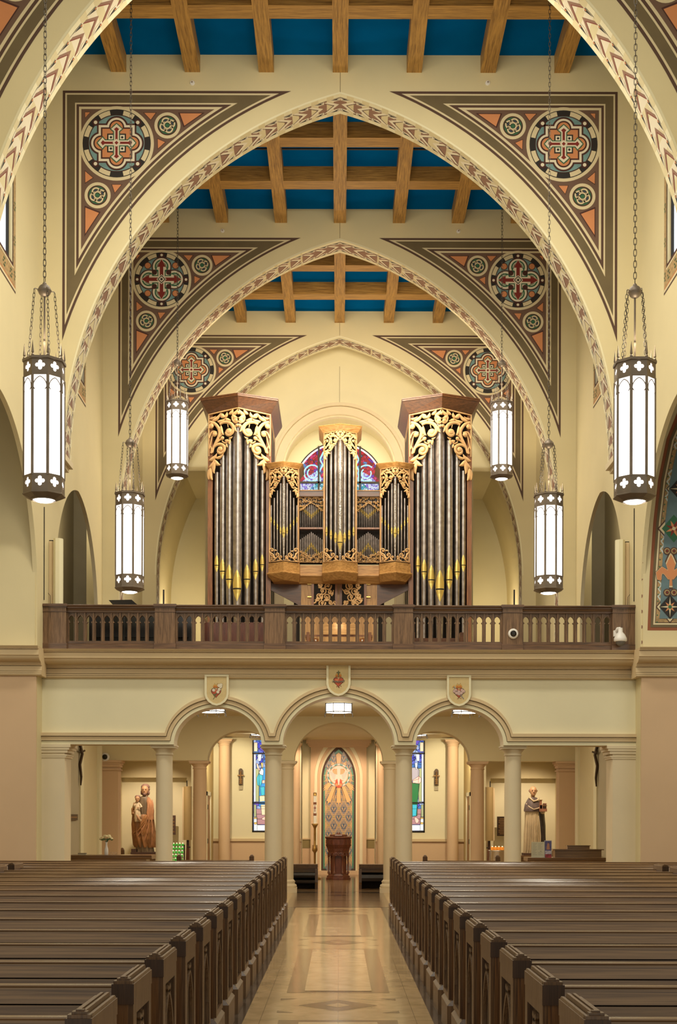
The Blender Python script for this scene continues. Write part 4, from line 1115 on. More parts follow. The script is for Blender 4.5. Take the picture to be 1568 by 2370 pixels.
def tower(xc, hw, yc, prow, yb, zbot, ztop, post, wm, wmx, corn, carve_h, pipes, bottom=None, thin=1.0):
    """corn: (flare, height)"""
    kf = prow / hw
    fr = lambda x: yc - prow + kf * abs(x - xc)
    m = MB()
    for s in (-1, 1):
        m.box(*sorted((xc + s * hw, xc + s * (hw - post))), yc - OY, yb - OY, zbot - OZ, ztop - OZ, wm)
        # slots in the side
        for q in range(2):
            y0 = yc + .28 + q * .75
            m.box(*sorted((xc + s * (hw + .003), xc + s * (hw - .01))), y0 - OY, y0 + .5 - OY, (zbot + .6) - OZ, ztop - .25 - OZ, DARK)
    m.build('side_panels', organ)
    m = MB(); m.box(xc - hw + post * .5, xc + hw - post * .5, yc + .35 - OY, yc + .38 - OY, zbot - OZ, ztop - OZ, DARK); m.build('back_panel', organ)
    m = MB(); f, h = corn
    rings = [[L(p) for p in plan(xc, w_, yc - e, prow, yb, z)] for w_, e, z in ((hw - .01, 0, ztop - .012), (hw + .01, .01, ztop), (hw + f, f * .9, ztop + h * .78), (hw + f + .012, f * .9 + .012, ztop + h * .80), (hw + f + .012, f * .9 + .012, ztop + h * .90), (hw + f + .02, f * .9 + .02, ztop + h * .92), (hw + f + .02, f * .9 + .02, ztop + h))]
    m.loft(rings, wmx, False, True); m.build('cornice', organ)
    m = MB(); C = Carve(m, lambda x, z, hh: (x, fr(x) - OY - hh - .005, z - OZ), CARVE, .028)
    for s in (-1, 1): draw_templ(C, xc, hw - .012, ztop, carve_h, s, thin * 1.12)
    m.build('top_carving', organ)
    for (dx, r, zm, zt) in pipes:
        x = xc + dx
        pipe(x, fr(x) + r + .05, r, zbot + .02, zm, zt, TINE if (bottom and abs(dx) < .01) else TIN)
    if bottom:
        m = MB(); C = Carve(m, lambda x, z, hh: (x, fr(x) - OY - hh - .005, z - OZ), CARVE, .025)
        H = bottom
        for s in (-1, 1):
            T = lambda u, v: (xc + s * u * hw, zbot + v * H)
            C.smooth([T(.97, .02), T(.97, .6), T(.97, .95)], .010); C.smooth([T(.02, .02), T(.5, .02), T(.97, .02)], .009)
            C.spiral(T(.80, .78), H * .20, -PI / 2 if s > 0 else -PI / 2, s, .016, 1.1, T(.62, .2)); C.spiral(T(.45, .45), H * .16, -PI / 2, -s, .014, 1.1, T(.75, .1))
            C.spiral(T(.18, .26), H * .13, -PI / 2, s, .012, 1.1, T(.4, .05)); C.spiral(T(.80, .30), H * .12, PI / 2, s, .012, 1.0, T(.9, .6))
            C.leaf(T(.65, .75), T(.45, .70), .018); C.leaf(T(.5, .2), T(.65, .5), .014); C.leaf(T(.1, .05), T(.35, .3), .012); C.leaf(T(.92, .1), T(.7, .12), .012)
        m.build('bottom_carving', organ)
# ---- two great towers ----
YG = 30.5
for s in (-1, 1):
    xc = s * 2.315 + .012
    pp = []
    sc = YG / F
    for (px_, wpx, my, ty) in ((500, 11.5, 1310, 1095), (514, 14, 1325, 1058), (530, 16.5, 1345, 1028), (549, 21, 1368, 985), (571, 16.5, 1345, 1025), (590, 14, 1325, 1055), (605, 11.5, 1308, 1090)):
        pp.append(((px_ - 551.5) * sc * 1.0, wpx * sc / 2 * 1.05, Z(my, YG), Z(ty, YG)))
    tower(xc, .727, YG, .40, 32.5, ZLOFT, Z(957, YG), .11, ORGR, ORGX, (.15, .30), 1.56, pp)
    # inner cladding stile
# ---- small towers ----
for xc, hw, ya, yside, by, ym, tops in ((-1.265, .345, 0, 1087, 1304, (1207, 1215, 1225, 1235, 1240, 1235, 1225, 1215, 1207), 1),
                                        (1.275, .345, 0, 1087, 1304, (1207, 1215, 1225, 1235, 1240, 1235, 1225, 1215, 1207), 1)):
    Yq = 30.3; n = 9; pp = []
    for k in range(n):
        dx = (k - 4) / 4.35 * hw * .93; r = .022 if k != 4 else .042
        if k in (3, 5): r = .026
        pp.append((dx, r, Z(ym[k] - 3, Yq), Z(1105 + abs(k - 4) * 16, Yq)))
    tower(xc, hw, Yq, .19, 31.2, Z(1302, Yq), Z(1085, Yq), .035, ORGO, ORGOX, (.075, .10), .68, pp, .34, 1.0)
Yq = 30.2; pp = []
for k in range(7):
    dx = (k - 3) / 3.4 * .35; r = (.034, .036, .040, .068, .040, .036, .034)[k]
    pp.append((dx, r, Z((1232, 1241, 1249, 1258, 1249, 1241, 1232)[k], Yq), Z(1012 + abs(k - 3) * 14, Yq)))
tower(.02, .385, Yq, .21, 31.2, Z(1302, Yq), Z(1002, Yq), .04, ORGO, ORGOX, (.09, .13), .62, pp, .33, 1.0)
# ---- flats between them ----
Yf = 30.55
for s in (-1, 1):
    x0, x1 = sorted((s * .39 + .015, s * .925 + .01)); zt, zb = Z(1150, Yf), Z(1302, Yf); zd = Z(1223, Yf)
    m = MB(); m.box(x0, x1, .0 + Yf + .22 - OY, Yf + .25 - OY, zb - OZ, zt - OZ, DARK); m.build('back_panel', organ)
    m = MB(); m.box(x0 - .02, x1 + .02, Yf - .06 - OY, Yf + .2 - OY, zt - OZ, zt + .12 - OZ, ORGX); m.box(x0 - .03, x1 + .03, Yf - .08 - OY, Yf + .2 - OY, zt + .12 - OZ, zt + .14 - OZ, ORGOX)
    m.box(x0, x1, Yf - .02 - OY, Yf + .1 - OY, zd - .02 - OZ, zd + .02 - OZ, ORGR); m.build('flat_frame', organ)
    n = 13; wd = (x1 - x0) / n
    for row, (za, zc, sgn) in enumerate(((zd + .02, zt, -1), (zb, zd - .02, 1))):
        for k in range(n):
            d = abs(k - 6) / 6.; x = x0 + wd * (k + .5); r = wd * (.43 - .1 * d)
            zm = za + (.33 + .30 * d if row == 0 else .50 - .38 * d) * (zc - za) + .02
            top = zc - .02 if row == 0 else za + (.93 - .22 * (d)) * (zc - za)
            pipe(x, Yf + .06, r, za, zm, top, TIN, .3)
    for zc0, zc1, top in ((zt - .34, zt, 1), (zb, zb + .26, 0)):
        m = MB(); C = Carve(m, lambda x, z, hh: (x, Yf - OY - hh - .01, z - OZ), ORGO if False else mat('carved_oak', (.50, .30, .12), .5, noise=.1, nscale=8), .018)
        rnd = random.Random(5 + top + s)
        for i in range(9):
            for j in range(4):
                u = (i + .5 + rnd.uniform(-.2, .2)) / 9; v = (j + .5 + rnd.uniform(-.2, .2)) / 4
                edge = .42 + .5 * abs(2 * u - 1) ** 1.2 if top else .45 + .5 * abs(2 * u - 1) ** 1.3
                vv = 1 - v if top else v
                if vv > edge + .1: continue
                c = (x0 + u * (x1 - x0), zc0 + v * (zc1 - zc0))
                C.spiral(c, .030, rnd.uniform(0, 6.28), rnd.choice((-1, 1)), .0085, .95, (c[0] + rnd.uniform(-.05, .05), c[1] + rnd.uniform(-.05, .05)))
                C.leaf(c, (c[0] + rnd.uniform(-.06, .06), c[1] + rnd.uniform(-.05, .05)), .010)
        C.smooth([(x0, zc1 - .006 if top else zc0 + .006), (x1, zc1 - .006 if top else zc0 + .006)], .008)
        e = []
        for i in range(13):
            u = i / 12; k_ = .42 + .55 * abs(2 * u - 1) ** 1.2
            e.append((x0 + u * (x1 - x0), zc1 - k_ * (zc1 - zc0) if top else zc0 + k_ * (zc1 - zc0)))
        C.stroke(e, .010)
        m.build('flat_carving', organ)
# ---- apron and lower mouldings under the small case ----
def zig(e, z, yo=0):
    pts = [(-1.62 - e, 30.9, z), (-1.62 - e, 30.32 - e, z), (-1.265, 30.08 - e, z), (-.91 + e * .2, 30.32 - e, z), (-.90 + e * .2, 30.53 - e, z), (-.39 - e * .2, 30.53 - e, z), (-.38 - e * .2, 30.22 - e, z), (.02, 29.97 - e, z),
           (.42 + e * .2, 30.22 - e, z), (.43 + e * .2, 30.53 - e, z), (.92 - e * .2, 30.53 - e, z), (.93 - e * .2, 30.32 - e, z), (1.285, 30.08 - e, z), (1.64 + e, 30.32 - e, z), (1.64 + e, 30.9, z)]
    return [L(p) for p in pts]
za = Z(1302, 30.2)
m = MB(); m.loft([zig(0, za), zig(0, za - .21)], ORGOX, False, True, True); m.build('apron', organ)
m = MB(); m.loft([zig(.0, za - .21), zig(.035, za - .225), zig(.035, za - .25), zig(-.10, za - .40), zig(-.12, za - .41)], ORGOX, False, True, True); m.build('base_moulding', organ)
# ---- lower case with carved doors ----
Yd = 30.7; zt = za - .40
m = MB(); m.box(-.88, .88, Yd - OY, Yd + .6 - OY, 0, zt - OZ, ORGO)
for s in (-1, 1):
    m.add([L((s * .88, Yd, zt)), L((s * 1.6, Yd, zt)), L((s * 1.6, Yd, zt - .14)), L((s * .88, Yd, zt - .52)), L((s * .88, Yd + .04, zt)), L((s * 1.6, Yd + .04, zt)), L((s * 1.6, Yd + .04, zt - .14)), L((s * .88, Yd + .04, zt - .52))],
          [(0, 1, 2, 3), (4, 5, 6, 7), (3, 2, 6, 7), (0, 3, 7, 4)], ORGX)
    m.box(*sorted((s * 1.0, s * 1.06)), Yd + .8 - OY, Yd + .86 - OY, 0, zt - OZ, DARK)
    m.box(*sorted((s * .92, s * 1.05)), Yd + .1 - OY, Yd + .3 - OY, 0, zt - .3 - OZ, DARK)
m.build('lower_case', organ)
for s, (pa, pb) in ((-1, (727, 776)), (1, (792, 843))):
    x0, x1 = X(pa - 1.2, Yd), X(pb - 1.2, Yd); z1 = Z(1350, Yd); z0 = z1 - .62
    m = MB(); hole = [(x0, z0), (x1, z0), (x1, z1), (x0, z1)]
    o_ = [(min(x0, x1) - .055, z0 - .1), (x1 + .055, z0 - .1), (x1 + .055, z1 + .06), (x0 - .055, z1 + .06)]
    m.slab([o_, hole], lambda u, v, t: (u, t - OY, v - OZ), Yd - .045, Yd - .01, ORGR)
    m.box(x0, x1, Yd - .012 - OY, Yd - .008 - OY, z0 - OZ, z1 - OZ, DARK)
    d = m.build('door', organ)
    m = MB(); C = Carve(m, lambda x, z, hh: (x, Yd - .03 - OY - hh, z - OZ), CARVE, .02); rnd = random.Random(11 + s)
    cx_ = (x0 + x1) / 2; hw_ = (x1 - x0) / 2
    for (u, v, r, d_) in ((-.3, .78, .5, 1), (.45, .82, .32, -1), (.15, .42, .5, -1), (-.55, .35, .34, 1), (.5, .05, .4, 1), (-.2, -.05, .5, -1), (-.6, -.45, .3, 1), (.25, -.5, .5, 1), (.65, -.2, .25, -1)):
        c = (cx_ + u * hw_ * s, z1 - .31 + v * .31); C.spiral(c, r * hw_ * .75, 1.2 * d_ + s, d_ * s, .019, 1.25, (c[0] + rnd.uniform(-.12, .12), c[1] - .1))
        C.leaf(c, (c[0] + rnd.uniform(-.13, .13), c[1] + rnd.uniform(-.12, .12)), .018); C.leaf((c[0] + .06, c[1] + .03), (c[0] + rnd.uniform(-.05, .15), c[1] + rnd.uniform(-.08, .12)), .014)
    m.build('door_carving', d)
    for zz in (z1 - .02, z1 - .32):
        h = MB(); xh = x0 - .10 if s < 0 else x1 + .10; h.tube([L((xh, Yd - .03, zz - .02)), L((xh, Yd - .03, zz + .02))], .012, GOLD, 8); h.box(xh - .05, xh + .05, Yd - .04 - OY, Yd - .03 - OY, zz - .012 - OZ, zz + .012 - OZ, GOLD); h.build('hinge', d)
# ================= ORGAN CONSOLE AND LOFT FURNITURE =================
t = thing('organ_console', 'wooden organ console with white stop knobs seen through the centre balusters', 'organ console', (0, 27.2, ZLOFT))
m = MB(); Yk = 27.2
for s in (-1, 1):
    m.box(*sorted((s * .60, s * .66)), -.3, .5, 0, 1.18, ORGR)
    m.add([(s * .60, -.28, .55), (s * .42, -.05, .55), (s * .42, -.05, 1.08), (s * .60, -.28, 1.08)], [(0, 1, 2, 3)], ORGR)
m.box(-.66, .66, -.05, .5, 0, 1.12, ORGO); m.box(-.69, .69, -.05, .52, 1.12, 1.16, ORGR); m.build('case', t)
m = MB(); m.box(-.42, .42, -.32, -.05, .72, .78, ORGR)
for q in range(2): m.box(-.40, .40, -.30 + q * .1, -.18 + q * .1, .78 + q * .06, .80 + q * .06, WHITEP)
m.build('keyboards', t)
for s in (-1, 1):
    for a in range(2):
        for b in range(7):
            m = MB(); x = s * (.56 - a * .07); y = -.24 + a * .09; z = .58 + b * .075
            m.lathe(0, 0, [(.006, 0), (.006, .02), (.018, .022), (.018, .03)], WHITEP, 8)
            o = m.build('stop_knob', t); o.location = (x, y, z); o.rotation_euler = (PI / 2, 0, s * -.6)
m = MB(); m.box(-.36, .36, -.10, -.07, 1.16, 1.40, ORGOX); m.build('music_rack', t)
# unseen warm point light at the console
light('console_light', 'POINT', (0, 26.9, 5.5), 2.5, WARM, .05)
t = thing('grand_piano', 'black piano behind the left end of the balcony balustrade', 'piano', (-3.45, 23.3, ZLOFT))
m = MB(); pl = [(-.95, 0), (.85, 0), (.85, .45), (.6, .9), (.1, 1.1), (-.3, 1.45), (-.7, 1.6), (-.95, 1.4)]
m.slab([pl], lambda u, v, tt: (u, v, tt), .50, 1.02, BLACKG); m.build('case', t)
for x, y in ((-.8, .12), (.7, .12), (-.6, 1.3)):
    m = MB(); m.lathe(x, y, [(.03, 0), (.05, .1), (.04, .3), (.07, .55)], BLACKG, 10); m.build('leg', t)
m = MB(); m.slab([[(-.9, .02), (.8, .02), (.8, .2), (-.9, .2)]], lambda u, v, tt: (u, v - .06, tt), .58, .66, BLACKG); m.box(-.7, .6, -.03, .08, .66, .68, BLACKG); m.build('keyboard', t)
m = MB(); m.box(-.9, .8, .25, .30, .0, .56, BLACKG); m.build('lyre_board', t)
t = thing('music_stand', 'black slanted music desk rising above the left balcony rail', 'music stand', (-3.74, 23.0, ZLOFT))
m = MB(); m.slab([[(-.16, 1.07), (.28, 1.07), (.12, 1.21), (-.28, 1.20)]], lambda u, v, tt: (u, tt + (v - 1.07) * .9, v), -.03, 0, BLACKG); m.build('desk', t)
m = MB(); m.tube([(0, .04, 0), (0, .04, 1.09)], .015, BLACKG); m.lathe(0, .04, [(.2, 0), (.2, .015), (.03, .03)], BLACKG, 16); m.build('stand', t)
t = thing('choir_bench', 'dark wooden choir furniture behind the second section of balusters', 'bench', (-1.75, 24.2, ZLOFT))
m = MB(); m.box(-.75, .7, 0, .05, .1, .98, MAHOG); m.build('backrest', t); m = MB(); m.box(-.75, .7, -.45, 0, .4, .45, MAHOG); m.build('seat', t)
for x in (-.7, .65):
    m = MB(); m.box(x - .03, x + .03, -.45, .05, 0, 1.0, MAHOG); m.build('end_panel', t)
t = thing('choir_bench', 'reddish wooden choir furniture behind the fourth section of balusters', 'bench', (2.0, 23.6, ZLOFT))
m = MB(); m.box(-.75, .2, 0, .05, .1, .62, ORGX); m.build('backrest', t); m = MB(); m.box(-.75, .2, -.45, 0, .4, .45, ORGX); m.build('seat', t)
for x in (-.7, .15):
    m = MB(); m.box(x - .03, x + .03, -.45, .05, 0, .66, ORGX); m.build('end_panel', t)
for s, px_ in ((-1, 379), (1, 1191)):
    o = MB(); p = at(px_, 1365, 23.2); o.box(-.013, .013, -.013, .013, 0, p[2] - ZLOFT, IRON); o.lathe(0, 0, [(.12, 0), (.12, .015), (.02, .03)], IRON, 12)
    ob = o.build('black_pole'); ob.location = (p[0], 23.2, ZLOFT); tag(ob, 'thin black pole rising above the balcony rail, %s of the organ' % ('left', 'right')[s > 0], 'pole')
# tall cream wall housings beside the loft openings
for s, sn in ((-1, 'left'), (1, 'right')):
    t = thing('wall_housing', 'tall cream vertical housing above the %s end of the balcony rail' % sn, 'housing', (s * 4.745, 22.36, ZLOFT))
    zt = Z(1249, 22.36) - ZLOFT
    m = MB(); m.lathe(0, 0, [(.085, .3), (.085, zt)], PALE, 8, False, PI / 8); m.build('cover', t)
    m = MB(); m.box(*sorted((s * .10, s * .16)), .02, .08, .3, zt - .03, TRIMC)
    m.tube([(s * .06, .05, zt - .02), (s * .18, .05, zt - .02)], .012, IRON, 6)
    m.tube([(s * .13, -.01, 1.0), (s * .13, -.02, 1.15), (s * .17, -.02, 1.2)], .004, IRON, 5)
    m.box(*sorted((s * .04, s * .22)), .06, .10, .25, .3, TRIMC)
    m.lathe(0, 0, [(.05, 0), (.05, .3)], TRIMC, 8); m.build('bracket', t)
    # expansion joint line on the wall behind
    b = MB(); b.box(*sorted((s * 4.899, s * 4.906)), 21.99, 22.02, Z(1390, 22.0), Z(1175, 22.0), IRON); ob = b.build('wall_slot'); tag(ob, 'thin dark vertical slot in the wall beside the %s housing' % sn, 'slot')
# ================= SECURITY CAMERAS AND DETECTORS =================
def dome(name, label, loc, r, wall=True):
    t = thing(name, label, 'security camera', loc)
    m = MB(); m.loft([[(q * r * math.cos(2 * PI * i / 20), -h, q * r * math.sin(2 * PI * i / 20)) for i in range(20)] for q, h in ((1, 0), (1, .02), (.8, .035))], WHITEP, True, True); m.build('housing', t)
    m = MB(); m.loft([[(q * r * math.cos(2 * PI * i / 20), -h, q * r * math.sin(2 * PI * i / 20)) for i in range(20)] for q, h in ((.62, .034), (.55, .06), (.3, .078))], BLACKG, True, True); m.build('lens_dome', t)
p = at(1188.5, 1467, YB + .035); dome('security_camera', 'round white dome camera on the fifth balcony post', p, .085)
p = at(243, 1752, 27.4); dome('security_camera', 'small round camera on the left narthex wall above the peach pilaster', (p[0], 27.42, p[2]), .09)
p = at(1436, 1475, YB - .05)
t = thing('security_camera', 'white pan-tilt camera hanging at the right end of the balcony rail', 'security camera', (p[0], YB - .06, p[2]))
m = MB(); m.box(-.095, -.03, .05, .10, .02, .12, WHITEP); m.tube([(-.05, .07, .10), (-.04, .0, .14), (0, -.02, .14)], .028, WHITEP, 10); m.build('bracket', t)
m = MB(); m.lathe(0, -.02, [(.038, .15), (.04, .08), (.075, .04), (.105, -.02), (.108, -.06), (.095, -.075)], WHITEP, 20); m.build('housing', t)
m = MB(); m.sphere((0, -.02, -.075), .082, mat('smoked_dome', (.12, .11, .10), .12), 18, 10, 1, 1, .9); m.build('lens_dome', t)
for i, (px_, py, Y, lb) in enumerate(((445, 190, A[2], 'small white sprinkler on the wall above the left painted spandrel of the front arch'), (1130, 190, A[2], 'small white sprinkler on the wall above the right painted spandrel of the front arch'),
                               (515, 533, A[3], 'small white sprinkler above the left spandrel of the middle arch'), (1062, 534, A[3], 'small white sprinkler above the right spandrel of the middle arch'))):
    p = at(px_, py, Y - .03); t = thing('sprinkler', lb, 'sprinkler', (p[0], Y - .001, p[2]), 'wall sprinklers')
    m = MB(); m.loft([[(r * math.cos(2 * PI * j / 14), -h, r * math.sin(2 * PI * j / 14)) for j in range(14)] for r, h in ((.042, 0), (.036, .015))], WHITEP, True); m.build('escutcheon', t)
    m = MB(); m.tube([(0, -.01, 0), (0, -.05, -.005)], .012, CHROME, 8); m.build('nozzle', t)
# ================= LOFT STAINED GLASS =================
def stained(name, ramp, scale, strength, lead=.04, mixz=None):
    m = bpy.data.materials.new(name); nt, N, Lk, b = nodes(m)
    tc = N.new('ShaderNodeTexCoord'); v = N.new('ShaderNodeTexVoronoi'); v.inputs['Scale'].default_value = scale
    Lk.new(tc.outputs['Object'], v.inputs['Vector'])
    sp = N.new('ShaderNodeSeparateColor'); Lk.new(v.outputs['Color'], sp.inputs[0])
    r = N.new('ShaderNodeValToRGB'); r.color_ramp.interpolation = 'CONSTANT'
    r.color_ramp.elements.remove(r.color_ramp.elements[1]); r.color_ramp.elements[0].position = 0; r.color_ramp.elements[0].color = (*ramp[0], 1)
    for i, c in enumerate(ramp[1:]): r.color_ramp.elements.new((i + 1) / len(ramp)).color = (*c, 1)
    Lk.new(sp.outputs[0], r.inputs['Fac'])
    v2 = N.new('ShaderNodeTexVoronoi'); v2.feature = 'DISTANCE_TO_EDGE'; v2.inputs['Scale'].default_value = scale; Lk.new(tc.outputs['Object'], v2.inputs['Vector'])
    gt = N.new('ShaderNodeMath'); gt.operation = 'GREATER_THAN'; gt.inputs[1].default_value = lead; Lk.new(v2.outputs['Distance'], gt.inputs[0])
    mx = N.new('ShaderNodeMix'); mx.data_type = 'RGBA'; mx.inputs[6].default_value = (.01, .01, .012, 1); Lk.new(gt.outputs[0], mx.inputs[0]); Lk.new(r.outputs['Color'], mx.inputs[7])
    b.inputs['Base Color'].default_value = (.01, .01, .012, 1); b.inputs['Specular IOR Level'].default_value = .05; Lk.new(mx.outputs[2], b.inputs['Emission Color']); b.inputs['Emission Strength'].default_value = strength; b.inputs['Roughness'].default_value = .25
    return m
SG_RED = stained('stained_red', [(.62, .01, .03), (.45, .005, .02), (.65, .03, .16), (.3, .01, .01), (.18, .03, .4), (.6, .02, .04), (.12, .25, .55)], 13, .9)
SG_BLU = stained('stained_teal', [(.05, .35, .5), (.02, .18, .45), (.3, .6, .7), (.04, .4, .4), (.65, .75, .8), (.05, .1, .4)], 16, 1.0)
SG_PUR = stained('stained_lattice', [(.7, .72, .9), (.25, .15, .7), (.8, .85, .95), (.35, .3, .8), (.6, .7, .95)], 28, 1.0)
SG_GLD = stained('stained_gold', [(.8, .45, .06), (.55, .25, .03), (.85, .6, .2), (.4, .2, .05)], 12, 1.0)
GW = glow('stained_white', (.85, .88, .95), 1.0); GSKY = glow('stained_sky', (.10, .42, .58), .8)
wn += 1
mb = MB(); zc = cwz
half = [(-rw, zc - .9), (rw, zc - .9)] + arc(0, zc, rw, 0, PI, 32)
def fw_(k):
    J = jit(); return lambda x, z: (x, YW + .03 - .003 * (k + J), z)
mb.poly(half, fw_(0), SG_RED)
mb.poly([(-rw, zc - .9), (rw, zc - .9), (rw, zc + .12), (-rw, zc + .12)], fw_(1), SG_BLU)
for s in (-1, 1):
    zl_ = arc(0, zc - .35, rw * .98, math.radians(22), math.radians(60), 10, .9); zi = arc(0, zc - .35, rw * .72, math.radians(60), math.radians(22), 10, .66)
    mb.poly([(s * x, z) for x, z in zl_ + zi], fw_(2), SG_PUR)
    mb.poly([(s * .1, zc - .9), (s * .62, zc - .9), (s * .55, zc - .25), (s * .40, zc + .1), (s * .1, zc + .2)], fw_(3), SG_GLD)
    mb.poly([(s * .2, zc - .42), (s * .5, zc - .36), (s * .52, zc - .25), (s * .25, zc - .22)], fw_(4), GW)
    for r_, a_, w_ in ((.22, .8, .018), (.13, 2.2, .016)):
        c = (s * .72, zc + .38); p = [(c[0] + r_ * math.cos(t_ / 10 * 4.6 + a_), c[1] + r_ * math.sin(t_ / 10 * 4.6 + a_)) for t_ in range(11)]
        L_, R_ = stroke2(p, w_)
        for q in range(10): mb.poly([L_[q], L_[q + 1], R_[q + 1], R_[q]], fw_(4), GSKY)
    p = [(s * x, zc + z) for x, z in ((.42, .95), (.52, .75), (.44, .6), (.55, .4), (.5, .15), (.42, .1))]; L_, R_ = stroke2(p, .022)
    for q in range(5): mb.poly([L_[q], L_[q + 1], R_[q + 1], R_[q]], fw_(4), GSKY)
ring = arc(0, zc, rw, 0, PI, 32) + arc(0, zc, rw - .035, PI, 0, 32)
mb.poly(ring, fw_(5), IRON); ring = arc(0, zc, rw - .035, 0, PI, 32) + arc(0, zc, rw - .075, PI, 0, 32); mb.poly(ring, fw_(5), GW)
wo = struct(mb, 'window_%d' % wn)
m = MB()
for x in (-.55, .55, 0, -1.1, 1.1):
    h = math.sqrt(max(0, rw * rw - x * x)); m.box(x - .025, x + .025, YW - .03, YW + .02, zc - .9, zc + h, IRON)
m.box(-rw, rw, YW - .03, YW + .02, zc + .10, zc + .15, IRON); m.box(-rw, rw, YW - .03, YW + .02, zc - .55, zc - .5, IRON); m.build('window_frame', wo)
# ================= MOSAIC NICHE =================
t = thing('mosaic_panel', 'tall pointed mosaic with white dove and gold rays in the end niche', 'mosaic', (0, YN + .01, 0))
MTN = mat('mosaic_tan', (.58, .38, .18), .45); MBL = mat('mosaic_blue', (.04, .085, .16), .4); MGY = mat('mosaic_grey', (.24, .23, .26), .4); MGN = mat('mosaic_green', (.08, .27, .17), .4)
MGO = mat('mosaic_ray', (.78, .48, .20), .4); MOR = mat('mosaic_orange', (.62, .27, .10), .4); MRD = mat('mosaic_red', (.55, .08, .03), .4); MWH = mat('mosaic_white', (.72, .64, .55), .4); MTL = mat('mosaic_teal', (.06, .30, .26), .4); MYL = mat('mosaic_yellow', (.52, .38, .06), .4)
def T9(u, v): p = at(720 + u / 9.115, 1700 + v / 9.115, YN); return (p[0], p[2])
mb = MB()
def MP(pts, lay, m):
    J = jit(); mb.poly(pts, lambda x, z: (x, -.0012 * (lay + J), z), m)
def MU(uv, lay, m): MP([T9(*p) for p in uv], lay, m)
MP(lancet(.468, 2.62, z0=.10), 0, LBROWN); MP(lancet(.415, 2.60, z0=.15, k=2.45), 1, MGN); MP(lancet(.375, 2.58, z0=.19, k=2.55), 2, MTN)
def inside(u, v):
    if abs(u - 588) > 300 or v > 2870: return False
    if v < 900: return abs(u - 588) < 300 * math.sqrt(max(0, 1 - ((900 - v) / 600.) ** 1.4))
    return True
cu, dv = 105, 178
for j in range(-1, 15):
    for i in range(-3, 4):
        u = 588 + i * 2 * cu + (cu if j % 2 else 0); v = 490 + j * dv
        if inside(u, v):
            MU([(u, v - 24), (u + 14, v), (u, v + 24), (u - 14, v)], 5, MYL)
        for du, dd in ((cu, dv), (-cu, dv)):
            for off in (-15, 15):
                for q in range(4):
                    a, b = q / 4 + .03, (q + 1) / 4 - .06
                    p = (u + du * a + off, v + dd * a); r = (u + du * b + off, v + dd * b)
                    if inside(*p) and inside(*r): MU([(p[0] - 4, p[1]), (p[0] + 4, p[1]), (r[0] + 4, r[1]), (r[0] - 4, r[1])], 3, MBL)
            for q in (.25, .5, .75):
                c = (u + du * q, v + dd * q)
                if inside(*c): MU([(c[0] - 5, c[1]), (c[0], c[1] - 8), (c[0] + 5, c[1]), (c[0], c[1] + 8)], 4, MBL)
        cc = (u, v + dv); k_ = .74
        if inside(cc[0], cc[1] + 60) and inside(cc[0], cc[1] - 60): MU([(cc[0], cc[1] - dv * k_), (cc[0] + cu * k_, cc[1]), (cc[0], cc[1] + dv * k_), (cc[0] - cu * k_, cc[1])], 2.5, mat('mosaic_slate', (.20, .19, .20), .4))
        if inside(*cc):
            for w2, o2 in ((22, -92), (34, -66), (44, -40)): MU([(cc[0] - w2, cc[1] + o2), (cc[0], cc[1] + o2 - 16), (cc[0] + w2, cc[1] + o2), (cc[0], cc[1] + o2 - 5)], 3, MTN)
        vc = v + 60                      # palmette in the diamond above each node
        uu = u + cu if False else u
        c0 = (u, v + dv + 70)
        if inside(c0[0], c0[1]):
            for q in range(-3, 4):
                a = q * .42; l = 105 - abs(q) * 9
                tip = (c0[0] + l * math.sin(a) * .72, c0[1] - l * math.cos(a))
                if inside(*tip): MU([(c0[0] - 4, c0[1]), (tip[0] - 12 * math.cos(a), tip[1] + 12), tip, (tip[0] + 12 * math.cos(a), tip[1] + 12), (c0[0] + 4, c0[1])], 3, MTN if q % 2 else MBL)
            for w_, o_ in ((55, 0), (38, 16), (22, 30)): MU([(c0[0] - w_, c0[1] + o_ - 5), (c0[0] + w_, c0[1] + o_ - 5), (c0[0] + w_ - 6, c0[1] + o_ + 5), (c0[0] - w_ + 6, c0[1] + o_ + 5)], 3, MGY if o_ else MBL)
            for e in (-1, 1): MU([(c0[0] + e * 8, c0[1] + 10), (c0[0] + e * 48, c0[1] - 34), (c0[0] + e * 40, c0[1] - 12)], 3, MBL)
# rays
cu0, cv0 = 588, 860
def ray(a, w0, w1, l0, l1, m=MGO, tips=3, lay=7):
    s_, c_ = math.sin(a), math.cos(a)
    def R(d, w): return (cu0 + d * s_ + w * c_, cv0 + d * c_ - w * s_)
    pts = [R(l0, -w0), R(l1 - 40, -w1)]
    for q in range(tips):
        k = (q + .5) / tips * 2 - 1; pts.append(R(l1 - 60 * abs(k) ** 1 + (0 if q % 2 == 0 else 30), w1 * k)); 
        if q < tips - 1: pts.append(R(l1 - 55, w1 * ((q + 1) / tips * 2 - 1)))
    pts += [R(l1 - 40, w1), R(l0, w0)]
    g = (sum(p[0] for p in pts) / len(pts), sum(p[1] for p in pts) / len(pts))
    MU([(g[0] + (p[0] - g[0]) * 1.14, g[1] + (p[1] - g[1]) * 1.04) for p in pts], lay - 1, LDRED)
    MU(pts, lay, m)
    for k in (-.5, 0, .5): MU([R(l0, w0 * k - 1.5), R(l1 - 60, w1 * k - 1.5), R(l1 - 60, w1 * k + 1.5), R(l0, w0 * k + 1.5)], lay + 1, MOR)
for a, l in ((.30, 560), (-.30, 560), (.85, 420), (-.85, 420), (1.18, 330), (-1.18, 330)): ray(a, 20, 48, 200, l, MTN, 3, 7)
for a, l in ((0, 625), (.34 * 1.1, 640), (-.34 * 1.1, 640), (.78, 440), (-.78, 440)): ray(a, 26, 48, 180, l, MGO, 3, 10)
